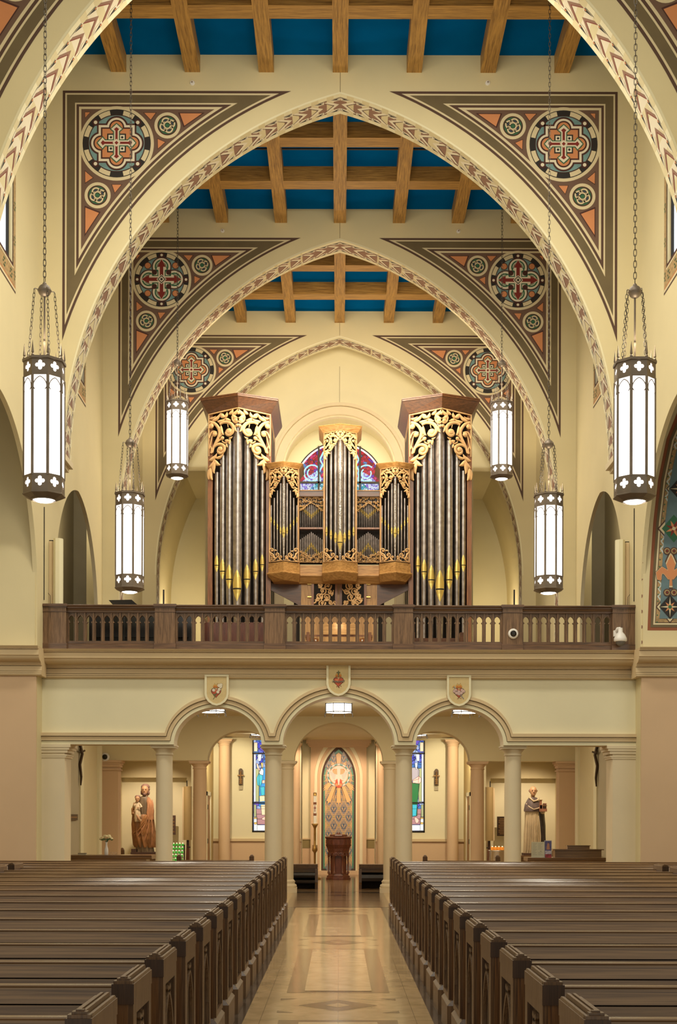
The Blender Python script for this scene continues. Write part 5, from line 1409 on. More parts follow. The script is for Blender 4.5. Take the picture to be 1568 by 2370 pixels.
for a, l in ((PI, 475), ): ray(a, 30, 58, 150, l, MGO, 1, 10)
for a, l in ((PI / 2, 300), (-PI / 2, 300), (2.65, 330), (-2.65, 330)): ray(a, 26, 36, 150, l, MGO, 3, 10)
C9 = T9(cu0, cv0); k9 = YN / F / 9.115
for r, m, l in ((252, MBL, 13), (246, MWH, 14), (212, MBL, 16), (206, MTN, 17), (190, MWH, 18), (150, MTN, 18.9)): MP(circ(C9[0], C9[1], r * k9, 40), l, m)
for q in range(12):
    a = 2 * PI * q / 12 + .26
    MP([(C9[0] + r * k9 * math.cos(a + e), C9[1] + r * k9 * math.sin(a + e)) for r, e in ((238, -.16), (238, .13), (214, .16), (214, -.10))], 15, MTL)
for s in (-1, 1):
    MU([(cu0 + s * 40, 730), (cu0 + s * 100, 720), (cu0 + s * 135, 760), (cu0 + s * 100, 830), (cu0 + s * 45, 830)], 19, MOR)
    MU([(cu0 + s * 20, 850), (cu0 + s * 90, 830), (cu0 + s * 150, 770), (cu0 + s * 250, 735), (cu0 + s * 205, 800), (cu0 + s * 170, 900), (cu0 + s * 110, 965), (cu0 + s * 60, 960), (cu0 + s * 20, 920)], 21, MWH)
    for q in range(6): MU([(cu0 + s * (60 + q * 4), 850 + q * 18), (cu0 + s * (215 - q * 16), 760 + q * 32), (cu0 + s * (214 - q * 16), 764 + q * 32), (cu0 + s * (60 + q * 4), 855 + q * 18)], 22, MGY)
    MU([(cu0 + s * 20, 910), (cu0 + s * 50, 925), (cu0 + s * 80, 1040), (cu0 + s * 40, 1080), (cu0 + s * 10, 1000)], 20, MRD)
MP(circ(T9(cu0, 1045)[0], T9(cu0, 1045)[1], 80 * k9, 24), 20, MRD); 
for s in (-1, 1): MP(circ(*T9(cu0 + s * 42, 1060), 30 * k9, 12), 21, MOR)
MU([(cu0 - 70, 690), (cu0 - 45, 668), (cu0, 660), (cu0 + 45, 668), (cu0 + 70, 690), (cu0 + 35, 730), (cu0 + 32, 830), (cu0 + 36, 900), (cu0 + 20, 990), (cu0 + 12, 1050), (cu0, 1075), (cu0 - 12, 1050), (cu0 - 20, 990), (cu0 - 36, 900), (cu0 - 32, 830), (cu0 - 35, 730)], 23, MWH)
mb.slab([lancet(.462, 2.62, z0=.105)], lambda u, v, tt: (u, tt, v), .004, .018, LBROWN)
mb.build('mosaic', t)

# ================= NARTHEX STAINED GLASS =================
ROBE = glow('glass_blue', (.03, .22, .55), .9); TEALG = glow('glass_teal', (.04, .38, .5), .9); PINKG = glow('glass_flesh', (.75, .45, .38), .9); GREENG = glow('glass_green', (.02, .14, .04), .9); OLG = glow('glass_olive', (.30, .33, .17), .9)
PALEG = glow('glass_pale', (.62, .68, .72), .9); MAUVE = glow('glass_mauve', (.33, .18, .20), .9); GREYG = glow('glass_grey', (.33, .30, .34), .9); GOLDG = glow('glass_gold', (.62, .40, .10), .9); VIOG = stained('glass_violet', [(.10, .10, .65), (.16, .2, .75), (.1, .25, .6), (.2, .12, .6), (.45, .55, .85)], 9, .9)
SAND = glow('glass_sand', (.62, .52, .36), .9); LEADM = mat('lead', (.02, .02, .02), .6)
for s in (-1, 1):
    wn += 1; Yg = 35.14; mb = MB()
    def Q(u, v):
        if s < 0: p = at(570 + u / 9.115, 1680 + v / 9.115, Yg)
        else: p = at(1000 - u / 9.115 - 1.0, 1680 + v / 9.115, Yg)
        return (p[0], p[2])
    def G(uv, lay, m, edge=True):
        pts = [Q(*p) for p in uv]; J = jit()
        if edge:
            for i in range(len(pts)):
                L_, R_ = stroke2([pts[i], pts[(i + 1) % len(pts)]], .004)
                mb.poly([L_[0], L_[1], R_[1], R_[0]], lambda x, z: (x, Yg - .001 * (lay + 7), z), LEADM)
        mb.poly(pts, lambda x, z: (x, Yg - .001 * (lay + J), z), m)
    mb.box(*sorted((s * 2.3, s * 1.38)), Yg, Yg + .02, 1.14, 3.62, LEADM)
    G([(135, 0), (950, 0), (950, 2215), (135, 2215)], 1, VIOG, False)
    G([(165, 600), (205, 600), (205, 1600), (165, 1600)], 2, PALEG); G([(205, 900), (275, 900), (270, 1600), (205, 1600)], 2, OLG)
    G([(165, 350), (240, 350), (240, 540), (165, 540)], 2, SAND); G([(250, 600), (330, 600), (310, 740), (250, 740)], 3, PALEG)
    G([(165, 1660), (215, 1660), (215, 1920), (165, 1920)], 2, OLG); G([(165, 1930), (235, 1930), (235, 1960), (165, 1960)], 3, GOLDG); G([(165, 1960), (235, 1960), (235, 2210), (165, 2210)], 2, PALEG)
    G([(165, 2040), (235, 2030), (235, 2060), (200, 2080), (165, 2060)], 3, GOLDG)
    G([(215, 1750), (600, 1750), (600, 2080), (230, 2080)], 2, MAUVE); G([(235, 2090), (700, 2090), (700, 2210), (235, 2210)], 2, PALEG)
    for v in (1860, 1960): G([(225, v), (600, v), (600, v + 8), (225, v + 8)], 3, LEADM, False)
    if s < 0:
        G([(270, 980), (340, 880), (560, 840), (560, 1700), (270, 1700), (280, 1300)], 3, ROBE)
        G([(225, 1100), (270, 1000), (350, 1050), (350, 1150), (300, 1280), (240, 1250)], 4, TEALG)
        G([(215, 790), (250, 800), (270, 870), (310, 950), (280, 960), (230, 880)], 5, PINKG); G([(270, 960), (330, 880), (370, 950), (360, 1040), (290, 1030)], 5, PALEG)
        G([(310, 770), (360, 790), (350, 900), (330, 880)], 4, GOLDG); G([(330, 1150), (395, 1140), (395, 1210), (340, 1210)], 5, PINKG)
        G([(280, 1480), (395, 1460), (395, 1590), (290, 1600)], 5, SAND); G([(310, 1660), (420, 1660), (420, 1880), (330, 1880)], 4, SAND); G([(330, 1950), (420, 1900), (420, 1990), (340, 1980)], 5, PINKG)
        G([(300, 1290), (390, 1280), (390, 1480), (320, 1470)], 4, TEALG)
    else:
        G([(250, 1220), (560, 1180), (560, 1900), (300, 1900), (290, 1600)], 3, GREENG)
        G([(250, 940), (300, 880), (560, 880), (560, 1200), (260, 1120)], 3, GREYG)
        G([(215, 1100), (270, 1060), (340, 1110), (395, 1140), (395, 1210), (260, 1220), (215, 1180)], 5, PINKG)
        G([(300, 1660), (400, 1660), (400, 1920), (320, 1900)], 4, TEALG); G([(260, 1980), (330, 1920), (360, 1950), (330, 2050), (280, 2050)], 5, PINKG); G([(290, 780), (350, 780), (330, 920), (300, 900)], 4, PALEG)
    o = struct(mb, 'window_%d' % wn); m = MB()
    for v in (580, 1625):
        z = Q(0, v)[1]; m.box(*sorted((s * 2.29, s * 1.40)), Yg - .05, Yg, z - .018, z + .018, IRON)
    for xx in (2.29, 1.41): m.box(*sorted((s * xx, s * (xx - .035))), Yg - .05, Yg, 1.16, 3.6, IRON)
    m.box(*sorted((s * 2.29, s * 1.40)), Yg - .05, Yg, 1.16, 1.195, IRON); m.build('window_frame', o)

# ================= FONT, CANDLE STAND, BENCHES =================
t = thing('baptismal_font', 'dark carved wooden octagonal font in front of the dove mosaic', 'font', (0.0, 33.2, 0))
def oct8(m, prof, mt): m.lathe(0, 0, prof, mt, 8, False, PI / 8)
m = MB(); oct8(m, [(.33, 0), (.33, .05), (.31, .06), (.31, .10), (.28, .11), (.27, .15)], MAHOG); m.build('plinth', t)
m = MB(); oct8(m, [(.215, .15), (.215, .68)], MAHOG); m.build('core', t)
for k in range(8):
    a = k * PI / 4 + PI / 8; m = MB(); m.lathe(.262 * math.cos(a), .262 * math.sin(a), [(.03, .15), (.035, .19), (.018, .21), (.018, .56), (.03, .58), (.03, .62)], MAHOG, 8); m.build('colonnette', t)
m = MB(); oct8(m, [(.275, .60), (.275, .70), (.285, .72), (.30, .78), (.34, .86), (.35, .88)], MAHOG)
for k in range(8):
    a = k * PI / 4
    for q in (-.06, .06): m.tube([(.262 * math.cos(a) - (q + dx) * math.sin(a), .262 * math.sin(a) + (q + dx) * math.cos(a), z) for dx, z in ((-.05, .60), (-.04, .64), (0, .68), (.04, .64), (.05, .60))], .008, MAHOG, 5)
m.build('carved_corbel', t)
m = MB(); oct8(m, [(.33, .88), (.33, 1.02), (.34, 1.03), (.36, 1.045), (.36, 1.075), (.33, 1.085)], MAHOG)
for k in range(8):
    a = k * PI / 4
    for q in range(-3, 4):
        if q == 0: continue
        x = q * .033; m.box(0, 0, 0, 0, 0, 0, MAHOG) if False else m.tube([(.308 * math.cos(a) - x * math.sin(a), .308 * math.sin(a) + x * math.cos(a), .90), (.308 * math.cos(a) - x * math.sin(a), .308 * math.sin(a) + x * math.cos(a), 1.0)], .010, MAHOG, 6)
m.build('bowl_case', t)
m = MB(); oct8(m, [(.22, 1.085), (.24, 1.10), (.22, 1.13), (.08, 1.14), (.05, 1.16), (.03, 1.19)], MAHOG); m.build('lid', t)
p = at(729, 2046, 33.4)
t = thing('paschal_candle', 'tall decorated candle on a brass stand left of the niche', 'candle', (p[0], 33.4, 0))
m = MB(); m.lathe(0, 0, [(.16, 0), (.16, .03), (.05, .07), (.025, .12), (.028, .66), (.05, .70), (.06, .74), (.045, .80), (.03, .84), (.03, 1.28), (.05, 1.33), (.09, 1.39), (.075, 1.40)], BRASS, 12)
for k in range(4):
    a = k * PI / 2 + .6; m.tube([(.05 * math.cos(a), .05 * math.sin(a), .70), (.075 * math.cos(a), .075 * math.sin(a), .72), (.07 * math.cos(a), .07 * math.sin(a), .86)], .008, BRASS, 6)
m.build('stand', t)
m = MB(); m.lathe(0, 0, [(.038, 1.38), (.036, 2.12)], WAX, 16)
for z0, z1 in ((1.60, 1.66), (1.88, 1.94)): m.lathe(0, 0, [(.040, z0), (.040, z1)], mat('candle_band', (.20, .07, .03), .5, noise=.6, nscale=40), 16, cap=False)
m.box(-.007, .007, -.045, -.036, 1.70, 1.86, LRED); m.box(-.03, .03, -.045, -.036, 1.79, 1.805, LRED); m.sphere((0, -.04, 1.797), .016, LRED, 8, 6); m.build('candle', t)
m = MB(); m.lathe(0, 0, [(.042, 2.10), (.042, 2.18), (.015, 2.185)], BRASS, 16); m.build('follower', t)
for s, sn in ((-1, 'left'), (1, 'right')):
    t = thing('kneeler_bench', 'dark low bench with black leather cushion behind the %s inner column' % sn, 'bench', (s * 1.05, 29.0, 0))
    h = .60
    m = MB()
    for q in range(3): m.box(-h, h, .0 - q * .004, .30, .52 - q * .028, .535 - q * .028, OAKL)
    m.box(-h + .01, h - .01, .02, .28, .43, .53, RAILX); m.build('ledge', t)
    m = MB(); m.box(-h + .03, h - .03, .10, .13, .36, .44, OAKX); m.box(-h + .03, h - .03, .25, .27, .0, .44, DARK); m.build('back_board', t)
    m = MB(); z0, z1 = (.245, .35) if s < 0 else (.17, .31)
    m.profile([(-.05, z0), (-.07, (z0 + z1) / 2), (-.05, z1), (.20, z1), (.20, z0)], -h + .06, h - .06, LEATHER); m.build('cushion', t)
    if s < 0:
        m = MB(); m.profile([(-.16, .13), (-.17, .165), (-.15, .19), (-.0, .19), (0, .13)], -h + .06, h - .06, LEATHER); m.build('kneeler', t)
    for e in (-1, 1):
        m = MB(); m.profile([(-.10, 0), (-.10, .10), (-.06, .14), (-.04, .30), (-.02, .44), (.28, .44), (.28, 0)], *sorted((e * h, e * (h - .06))), OAKZ); m.build('end_panel', t)
# low benches with knobbed ends in the narthex
for s, sn in ((-1, 'left'), (1, 'right')):
    Yb = 24.0
    xa_, xb_ = sorted((s * 1.62, s * 2.78)) if False else sorted((X(784 + s * 206, Yb), X(784 + s * 364, Yb)))
    t = thing('rear_bench', 'dark oak bench with knobbed end post, %s side behind the last pew' % sn, 'bench', ((xa_ + xb_) / 2, Yb, 0)); hw_ = (xb_ - xa_) / 2
    m = MB(); m.box(-hw_, hw_, .02, .06, .30, .775, OAKX); m.box(-hw_, hw_, .0, .08, .775, .79, OAKX); m.build('backrest', t)
    m = MB(); m.box(-hw_, hw_, -.36, .02, .40, .44, OAKX); m.build('seat', t)
    for e in (-1, 1):
        m = MB(); m.box(*sorted((e * hw_, e * (hw_ + .08))), -.04, .10, 0, .86, OAKZ)
        x = e * (hw_ + .04); m.lathe(x, .03, [(.055, .86), (.03, .885), (.01, .895)], OAKZ, 4, False, PI / 4); m.build('end_post', t)
# ================= WELCOME DESKS =================
Yw = 23.2
t = thing('wooden_counter', 'dark wooden counter top behind the left pews carrying the flower vase', 'counter', (X(255, Yw), Yw, 0))
hw_ = 97 * Yw / F
m = MB(); m.box(-hw_ + .04, hw_ - .1, 0, .45, 0, .83, OAKX); m.build('body', t)
m = MB(); m.profile([(.0, .83), (-.02, .85), (-.03, .855), (-.03, .875), (-.05, .885), (-.05, .90), (.5, .90), (.5, .83)], -hw_, hw_, OAKX); m.build('worktop', t)
t = thing('flower_vase', 'white vase of pale yellow roses on the left counter', 'vase', (X(246.5, Yw + .2), Yw + .2, .90))
m = MB(); m.lathe(0, 0, [(.026, 0), (.034, .01), (.036, .06), (.033, .10), (.018, .15), (.015, .19), (.024, .225)], mat('white_ceramic', (.8, .78, .74), .2), 18, cap=False); m.build('vase', t)
m = MB(); rnd = random.Random(3)
for k in range(10): m.tube([(0, 0, .20), (rnd.uniform(-.06, .06), rnd.uniform(-.04, .04), .27), (rnd.uniform(-.1, .1), rnd.uniform(-.06, .06), .29)], .004, LGREEN, 4)
for k in range(12):
    a = rnd.uniform(0, 6.28); c = (.085 * math.cos(a), .05 * math.sin(a), .265 + rnd.uniform(-.01, .02)); m.face([c, (c[0] + .02, c[1], c[2] - .02), (c[0] + .045 * math.cos(a), c[1], c[2] + .005), (c[0] + .005, c[1], c[2] + .02)], mat('leaf_green', (.06, .12, .03), .6))
m.build('foliage', t)
RO = mat('rose_cream', (.80, .70, .42), .6)
for (x, y, z) in ((-.06, -.02, .30), (0, -.03, .325), (.06, -.02, .31), (-.03, .03, .33), (.04, .03, .335), (.085, 0, .285), (-.09, 0, .285)):
    m = MB()
    for q, (r, zz) in enumerate(((.032, 0), (.024, .010), (.014, .016))):
        for j in range(5):
            a = j * 2 * PI / 5 + q * .6; m.sphere((r * .55 * math.cos(a), r * .55 * math.sin(a), zz), r * .62, RO, 8, 5, 1, 1, .9)
    o = m.build('rose', t); o.location = (x, y, z)
o = MB(); o.box(-.07, .07, -.05, .05, 0, .025, OLIVEW); o.box(-.072, .072, -.052, .052, .025, .03, LBROWN); ob = o.build('book'); ob.location = (X(191, Yw + .2), Yw + .2, .90); tag(ob, 'small book lying on the left end of the left counter', 'book')
o = MB()
for e in (-1, 1): o.tube([(e * .03 + .025 * math.cos(a * PI / 6), 0, .03 + .022 * math.sin(a * PI / 6)) for a in range(12)], .002, CHROME, 4, True, True)
o.tube([(-.055, 0, .035), (-.06, .08, .03)], .002, CHROME, 4); o.tube([(.055, 0, .035), (.06, .08, .03)], .002, CHROME, 4); o.tube([(-.006, 0, .035), (.006, 0, .035)], .002, CHROME, 4)
ob = o.build('wire_stand'); ob.location = (X(263, Yw + .2), Yw + .2, .895); tag(ob, 'thin wire frame lying beside the white vase', 'wire frame')
t = thing('wooden_counter', 'dark wooden counter behind the right pews with leaflets and a raised lectern box', 'counter', (X(1315, Yw), Yw, 0))
hw_ = 93 * Yw / F
m = MB(); m.box(-hw_ + .12, hw_ - .05, 0, .45, 0, .81, OAKX); m.build('body', t)
m = MB(); m.profile([(.0, .81), (-.02, .83), (-.03, .835), (-.03, .85), (-.05, .86), (-.05, .875), (.5, .875), (.5, .81)], -hw_, hw_, OAKX); m.build('worktop', t)
t = thing('lectern_box', 'dark sloped wooden box standing on the right counter', 'lectern box', (X(1337, Yw + .2), Yw + .2, .875)); 
m = MB(); m.box(-.40, .42, -.05, .2, 0, .13, OAKX); m.box(-.44, .46, -.08, .23, .13, .145, OAKX); m.build('box', t); m = MB(); m.box(-.17, .22, 0, .15, .145, .20, OAKX); m.box(-.185, .235, -.015, .165, .20, .212, OAKX); m.build('riser', t)
PAPER = mat('paper', (.62, .60, .45), .7); INK = mat('ink', (.28, .27, .20), .7)
t = thing('notice_holder', 'clear stand with a cream printed notice on the right counter', 'notice', (X(1247, Yw), Yw + .05, .875))
m = MB(); m.box(-.115, .115, 0, .004, .0, .275, PAPER)
for c in range(2):
    for q in range(11): 
        if c and q in (6, 7): continue
        m.box(-.095 + c * .10, -.015 + c * .10 - (q * 7 % 5) * .008, -.001, 0, .245 - q * .02, .249 - q * .02, INK)
m.poly([(.03, .12), (.05, .10), (.075, .12), (.053, .115)], lambda x, z: (x, -.001, z), INK); m.build('notice', t)
m = MB(); m.box(-.12, .12, -.03, .04, 0, .004, CHROME); m.build('base', t)
t = thing('leaflet_rack', 'small rack of leaflets beside the notice on the right counter', 'leaflet rack', (X(1271, Yw), Yw + .06, .875))
m = MB(); m.box(-.065, .065, .02, .03, 0, .30, mat('clear_plastic', (.5, .5, .52), .15)); m.build('rack', t)
for z, h_, c in ((.12, .17, (.10, .09, .22)), (.06, .06, (.45, .42, .5)), (.0, .06, (.35, .05, .06))):
    m = MB(); m.box(-.055, .055, .0 + (.12 - z) * -.2, .012 + (.12 - z) * -.2, z, z + h_, mat('leaflet_%d' % int(z * 100), c, .4, noise=.5, nscale=25))
    if z > .1: m.poly([(-.03, .14), (.03, .14), (.02, .24), (-.005, .26), (-.02, .22)], lambda x, zz: (x, -.002, zz), mat('leaflet_print', (.45, .22, .14)))
    m.build('leaflet', t)
o = MB(); o.box(-.12, .12, 0, .1, .6, .84, PALE); o.box(-.14, .14, -.02, .12, .84, .87, PALE); o.box(-.12, .12, 0, .1, 0, .58, PALE); ob = o.build('stone_bracket'); ob.location = (4.72, 24.3, 0); tag(ob, 'pale moulded stone block standing right of the right counter', 'stone block')
# ================= VOTIVE CANDLES =================
t = thing('votive_stand', 'black iron stand holding green votive glasses behind the left outer column', 'votive stand', (X(405, 27.0), 27.0, 0))
m = MB()
for q in range(5): m.box(-.26, .17, .0 + q * .05, .05 + q * .05, .66 + q * .075, .67 + q * .075, IRON)
for x in (-.26, .16): m.box(x, x + .02, .0, .25, .0, .66, IRON); m.box(x, x + .02, .2, .25, .6, 1.0, IRON)
m.box(-.26, .18, .02, .2, .40, .66, IRON); m.build('rack', t)
gl = glow('votive_green', (.06, .42, .05), .35)
gi = None
for q in range(5):
    for j in range(7):
        if gi is None:
            m = MB(); m.lathe(0, 0, [(.018, 0), (.026, .02), (.026, .04), (.022, .05)], gl, 10); g0 = m.build('votive_glass'); m = MB(); m.lathe(0, 0, [(.004, .045), (.006, .055), (.001, .068)], glow('flame', (1, .8, .4), 6), 6); m.build('flame', g0); gi = g0
        else: gi = copy_tree(g0)
        gi.location = (X(405, 27) - .235 + j * .062, 27.025 + q * .05, .67 + q * .075)
        tag(gi, 'green votive glass in the stand behind the left outer column', 'votive candle', 'green votive glasses in the left stand')
t = thing('votive_drum', 'polished steel drum for votive candles behind the right outer column', 'votive stand', (X(1155, 27.0), 27.0, 0))
m = MB(); m.lathe(0, 0, [(.20, 0), (.20, .88), (.215, .89), (.215, .905), (.19, .91)], CHROME, 28); m.build('drum', t)
gl = glow('votive_amber', (.62, .20, .02), .7); g0 = None
for q in range(2):
    for j in range(5):
        if g0 is None:
            m = MB(); m.lathe(0, 0, [(.022, 0), (.028, .01), (.028, .05), (.025, .065)], gl, 10); g0 = gi = m.build('votive_glass'); m = MB(); m.lathe(0, 0, [(.004, .045), (.007, .06), (.001, .078)], glow('flame', (1, .8, .4), 6), 6); m.build('flame', g0)
        else: gi = copy_tree(g0)
        gi.location = (X(1155, 27) - .03 + (j - 1.5) * .068, 26.93 + q * .08, .91 )
        tag(gi, 'amber votive glass on the steel drum behind the right outer column', 'votive candle', 'amber votive glasses on the steel drum')
# ================= WALL PIECES =================
BRZ = mat('dark_bronze', (.06, .035, .018), .4, .6); BRZL = mat('bronze_relief', (.28, .15, .05), .45, .5)
def plaque(px0, px1, py0, py1, Y, label, mt=BRZ, rows=8, name='wall_plaque', xc=None):
    x0, x1 = X(px0, Y), X(px1, Y); z0, z1 = Z(py1, Y), Z(py0, Y); t = thing(name, label, 'plaque', ((x0 + x1) / 2, Y, (z0 + z1) / 2)); hw = (x1 - x0) / 2; hh = (z1 - z0) / 2
    m = MB(); m.box(-hw, hw, -.025, 0, -hh, hh, mt); m.build('board', t); m = MB()
    for q in range(rows):
        z = hh * (.85 - 1.7 * (q + .5) / rows); e = hw * (.72 if q % 3 else .5); m.box(-e, e, -.029, -.025, z - hh * .35 / rows, z + hh * .35 / rows, BRZL)
    m.build('lettering', t); return t
plaque(390, 407, 1888, 1933, 29.75, 'dark narrow plaque on the wall right of the left outer column', LBROWN, 5)
plaque(1151, 1176, 1889, 1934, 29.75, 'dark plaque with lines of raised text left of the right outer column', BRZ, 10)
t = thing('wall_plaque', 'small dark plaque on the left narthex side wall', 'plaque', (-W + .03, 24.3, Z(1893, 24.3)))
m = MB(); m.box(0, .02, -.42, .38, -.055, .055, BRZ); m.build('board', t); m = MB(); m.box(.02, .023, -.3, .3, -.01, .01, BRZL); m.build('lettering', t)
for s, sn in ((-1, 'left'), (1, 'right')):
    Yc = 35.07
    t = thing('wall_relief', 'small bronze relief on the rear wall, %s of the stained glass windows' % sn, 'relief', (X(784 + s * 226.5, Yc), Yc, Z(1798, Yc)))
    m = MB(); H = .22
    m.slab([[(-.055, -H), (.055, -H), (.055, H - .05), (.03, H - .01), (0, H), (-.03, H - .01), (-.055, H - .05)]], lambda u, v, tt: (u, tt, v), -.03, .0, BRZ); m.build('frame', t)
    m = MB(); m.tube([(0, -.05, -H + .03), (0, -.05, .1)], .018, BRZL, 8); m.sphere((0, -.05, .12), .022, BRZL, 8, 6); m.box(-.09, .09, -.05, -.03, .02, .045, BRZL)
    for q in range(3): m.box(-.035, .035, -.045, -.03, -H + .03 + q * .05, -H + .06 + q * .05, BRZL)
    m.build('figure', t)
    m = MB(); m.box(-.05, .05, -.01, 0, -H - .13, -H - .03, OLIVEW); m.build('card', t)
    # crucifix-like carving seen edge-on
    Yk = 24.9; t = thing('wall_carving', 'dark slender carving hanging high on the %s narthex side wall' % sn, 'carving', (s * (W - .06), Yk, 2.2))
    m = MB(); m.tube([(0, 0, -.04), (s * -.01, 0, .12), (s * .02, 0, .35), (s * -.03, 0, .55), (s * .02, 0, .75), (0, 0, .85)], [.012, .022, .03, .026, .03, .015], BRZ, 8); m.build('body', t)
    m = MB(); m.tube([(s * -.03, -.2, .62), (0, 0, .58), (s * -.03, .2, .62)], .02, BRZ, 8); m.build('crosspiece', t)
    # vertical housing in the narthex
    Yh = 29.4; t = thing('wall_housing', 'tall beige vertical housing on the narthex wall beside the %s second-row column' % sn, 'housing', (X(784 + s * 349, Yh), Yh, 0))
    zb_, zt_ = Z(1945, Yh), Z(1821, Yh)
    m = MB(); m.lathe(0, 0, [(.09, zb_), (.09, zt_)], mat('beige_cover', (.36, .25, .10), .6), 14); m.build('cover', t)
    m = MB(); m.box(*sorted((s * .08, s * .12)), .0, .05, zb_, zt_ - .02, TRIMC); m.tube([(s * .02, 0, zt_), (s * .02, 0, zt_ + .13)], .012, IRON, 6); m.box(-.02, .02, -.01, .02, zb_ - .35, zb_ - .0, IRON); m.tube([(0, -.02, zb_ - .15), (s * -.06, -.04, zb_ - .16)], .012, IRON, 5); m.lathe(0, .02, [(.06, 0), (.05, .4), (.03, zb_)], MAHOG, 8); m.build('bracket', t)
    # doors on the side passage
    mb = MB(); dx = s * 3.30
    mb.box(*sorted((dx, dx + s * .04)), 33.15, 34.0, 0, 2.1, mat('door_wood', (.30, .15, .045), .4))
    mb.box(*sorted((dx - s * .02, dx + s * .05)), 33.05, 33.15, 0, 2.2, PALE); mb.box(*sorted((dx - s * .02, dx + s * .05)), 34.0, 34.1, 0, 2.2, PALE); mb.box(*sorted((dx - s * .02, dx + s * .05)), 33.05, 34.1, 2.1, 2.2, PALE)
    o = struct(mb, 'door_%d' % (1 if s < 0 else 2)); m = MB()
    for z in (.9, 1.75): m.box(*sorted((dx - s * .035, dx)), 33.14, 33.18, z, z + .12, IRON)
    m.build('hinge', o)
# ================= STATUES =================
def robe(m, rings, mt, folds=9, amp=.05, seed=0, n=120):
    """rings: (z, cx, cy, rx, ry, foldstrength)"""
    out = []
    for z, cx, cy, rx, ry, fs in rings:
        r = []
        for i in range(n):
            a = 2 * PI * i / n
            k = 1 + amp * fs * 1.25 * (.9 - 1.7 * abs(math.sin(folds * a / 2 + seed + z * 1.2)) ** .7 + .45 * math.sin(round(folds * .6) * a + 2 * seed - z * 4))
            r.append((cx + rx * k * math.cos(a), cy + ry * k * math.sin(a), z))
        out.append(r)
    m.loft(out, mt, True, True)
def head(m, c, r, skin, tilt=0):
    x, y, z = c
    rings = []
    for zz, w_, d_, o_ in ((-1.15, .28, .35, -.25), (-1.0, .42, .5, -.28), (-.7, .62, .72, -.12), (-.35, .74, .82, -.04), (0, .80, .9, 0), (.4, .80, .92, .04), (.75, .66, .78, .08), (1.0, .36, .45, .1), (1.08, .1, .12, .1)):
        rings.append([(x + r * w_ * math.cos(2 * PI * i / 16), y + r * (o_ + d_ * math.sin(2 * PI * i / 16)), z + r * zz) for i in range(16)])
    m.loft(rings, skin, True, True)
    m.loft([[(x + r * q * math.cos(a), y - r * .86 - r * h, z + r * (zz + .05 * math.sin(a))) for a in (0, PI / 2, PI, 3 * PI / 2)] for q, h, zz in ((.10, -.05, .1), (.14, .14, -.18), (.05, .2, -.24))], skin, True, True)   # nose
    for e in (-1, 1):
        m.sphere((x + e * r * .30, y - r * .80, z + r * .02), r * .10, LDRED, 6, 4); m.sphere((x + e * r * .82, y, z - r * .05), r * .16, skin, 6, 4, .5, 1, 1.3)
        m.box(x + e * r * .32 - r * .16, x + e * r * .32 + r * .16, y - r * .90, y - r * .84, z + r * .17, z + r * .23, LDRED)
    m.box(x - r * .2, x + r * .2, y - r * .86, y - r * .80, z - r * .52, z - r * .46, LRED)
def hand(m, p, d, r, skin):
    """palm with five fingers, p wrist, d direction"""
    p = Vector(p); d = Vector(d).normalized(); sd = d.cross(Vector((0, 1, 0))); sd.normalize()
    m.sphere(p + d * r * 1.2, r, skin, 8, 6, 1, .6, 1)
    for k in range(4):
        b = p + d * r * 1.7 + sd * r * (k - 1.5) * .5; l = (1.3, 1.6, 1.5, 1.1)[k]
        m.tube([b, b + d * r * l * .6 + Vector((0, -r * .2, 0)), b + d * r * l + Vector((0, -r * .5, 0))], [r * .26, r * .24, r * .16], skin, 6)
    b = p + d * r * .7 - sd * r * .9; m.tube([b, b + d * r * .6 - sd * r * .5 + Vector((0, -r * .3, 0)), b + d * r * 1.1 - sd * r * .4 + Vector((0, -r * .5, 0))], [r * .3, r * .26, r * .18], skin, 6)
SKN = mat('statue_skin', (.48, .27, .14), .5); MANT = mat('statue_mantle', (.30, .135, .045), .5, noise=.35, nscale=7); MANTL = mat('statue_mantle_orange', (.46, .215, .10), .5, noise=.2, nscale=9); TUN = mat('statue_tunic', (.16, .11, .06), .55, noise=.3, nscale=10); HAIRC = mat('statue_hair', (.22, .12, .09), .6, noise=.3, nscale=30); CHW = mat('statue_cream', (.62, .50, .33), .5, noise=.15, nscale=12)
Ys = 28.8; zb_ = Z(1973, Ys); xs = X(331, Ys)
t = thing('statue', 'painted statue of a bearded man holding a child, left of the left outer column', 'statue', (xs, Ys, zb_))
m = MB()
robe(m, [(.0, .04, 0, .20, .14, 1.2), (.10, .04, 0, .19, .14, 1.2), (.4, .03, 0, .17, .13, 1), (.8, .02, 0, .15, .11, .7), (1.05, .02, 0, .15, .10, .4), (1.17, .03, 0, .12, .09, .3), (1.22, .04, 0, .06, .06, 0)], TUN, 11, .06)
m.lathe(.05, -.01, [(.045, 1.18), (.042, 1.28)], SKN, 12)
head(m, (.045, -.02, 1.345), .094, SKN)
m.tube([(-.02, -.05, .80), (-.06, -.16, .74), (-.05, -.20, .72)], [.05, .04, .028], TUN, 10); hand(m, (-.02, -.19, .72), (-1, -.2, .15), .026, SKN)
m.tube([(-.10, .0, 1.08), (-.20, -.02, .92), (-.20, -.12, .82)], [.06, .055, .03], MANT, 10); hand(m, (-.20, -.14, .82), (.4, -.2, .8), .026, SKN)
m.build('body', t)
m = MB()
for j, (zz, r) in enumerate(((1.415, .096), (1.37, .098), (1.31, .092), (1.26, .075))):
    m.sphere((.05, .025, zz), r, HAIRC, 14, 8, 1.02, .85, .75)
for e in (-1, 1): m.sphere((.048 + e * .078, 0, 1.29), .030, HAIRC, 8, 6, .8, 1, 1.8)
m.sphere((.045, -.07, 1.262), .042, HAIRC, 10, 6, 1, .8, 1.1); m.build('hair_and_beard', t)
m = MB()
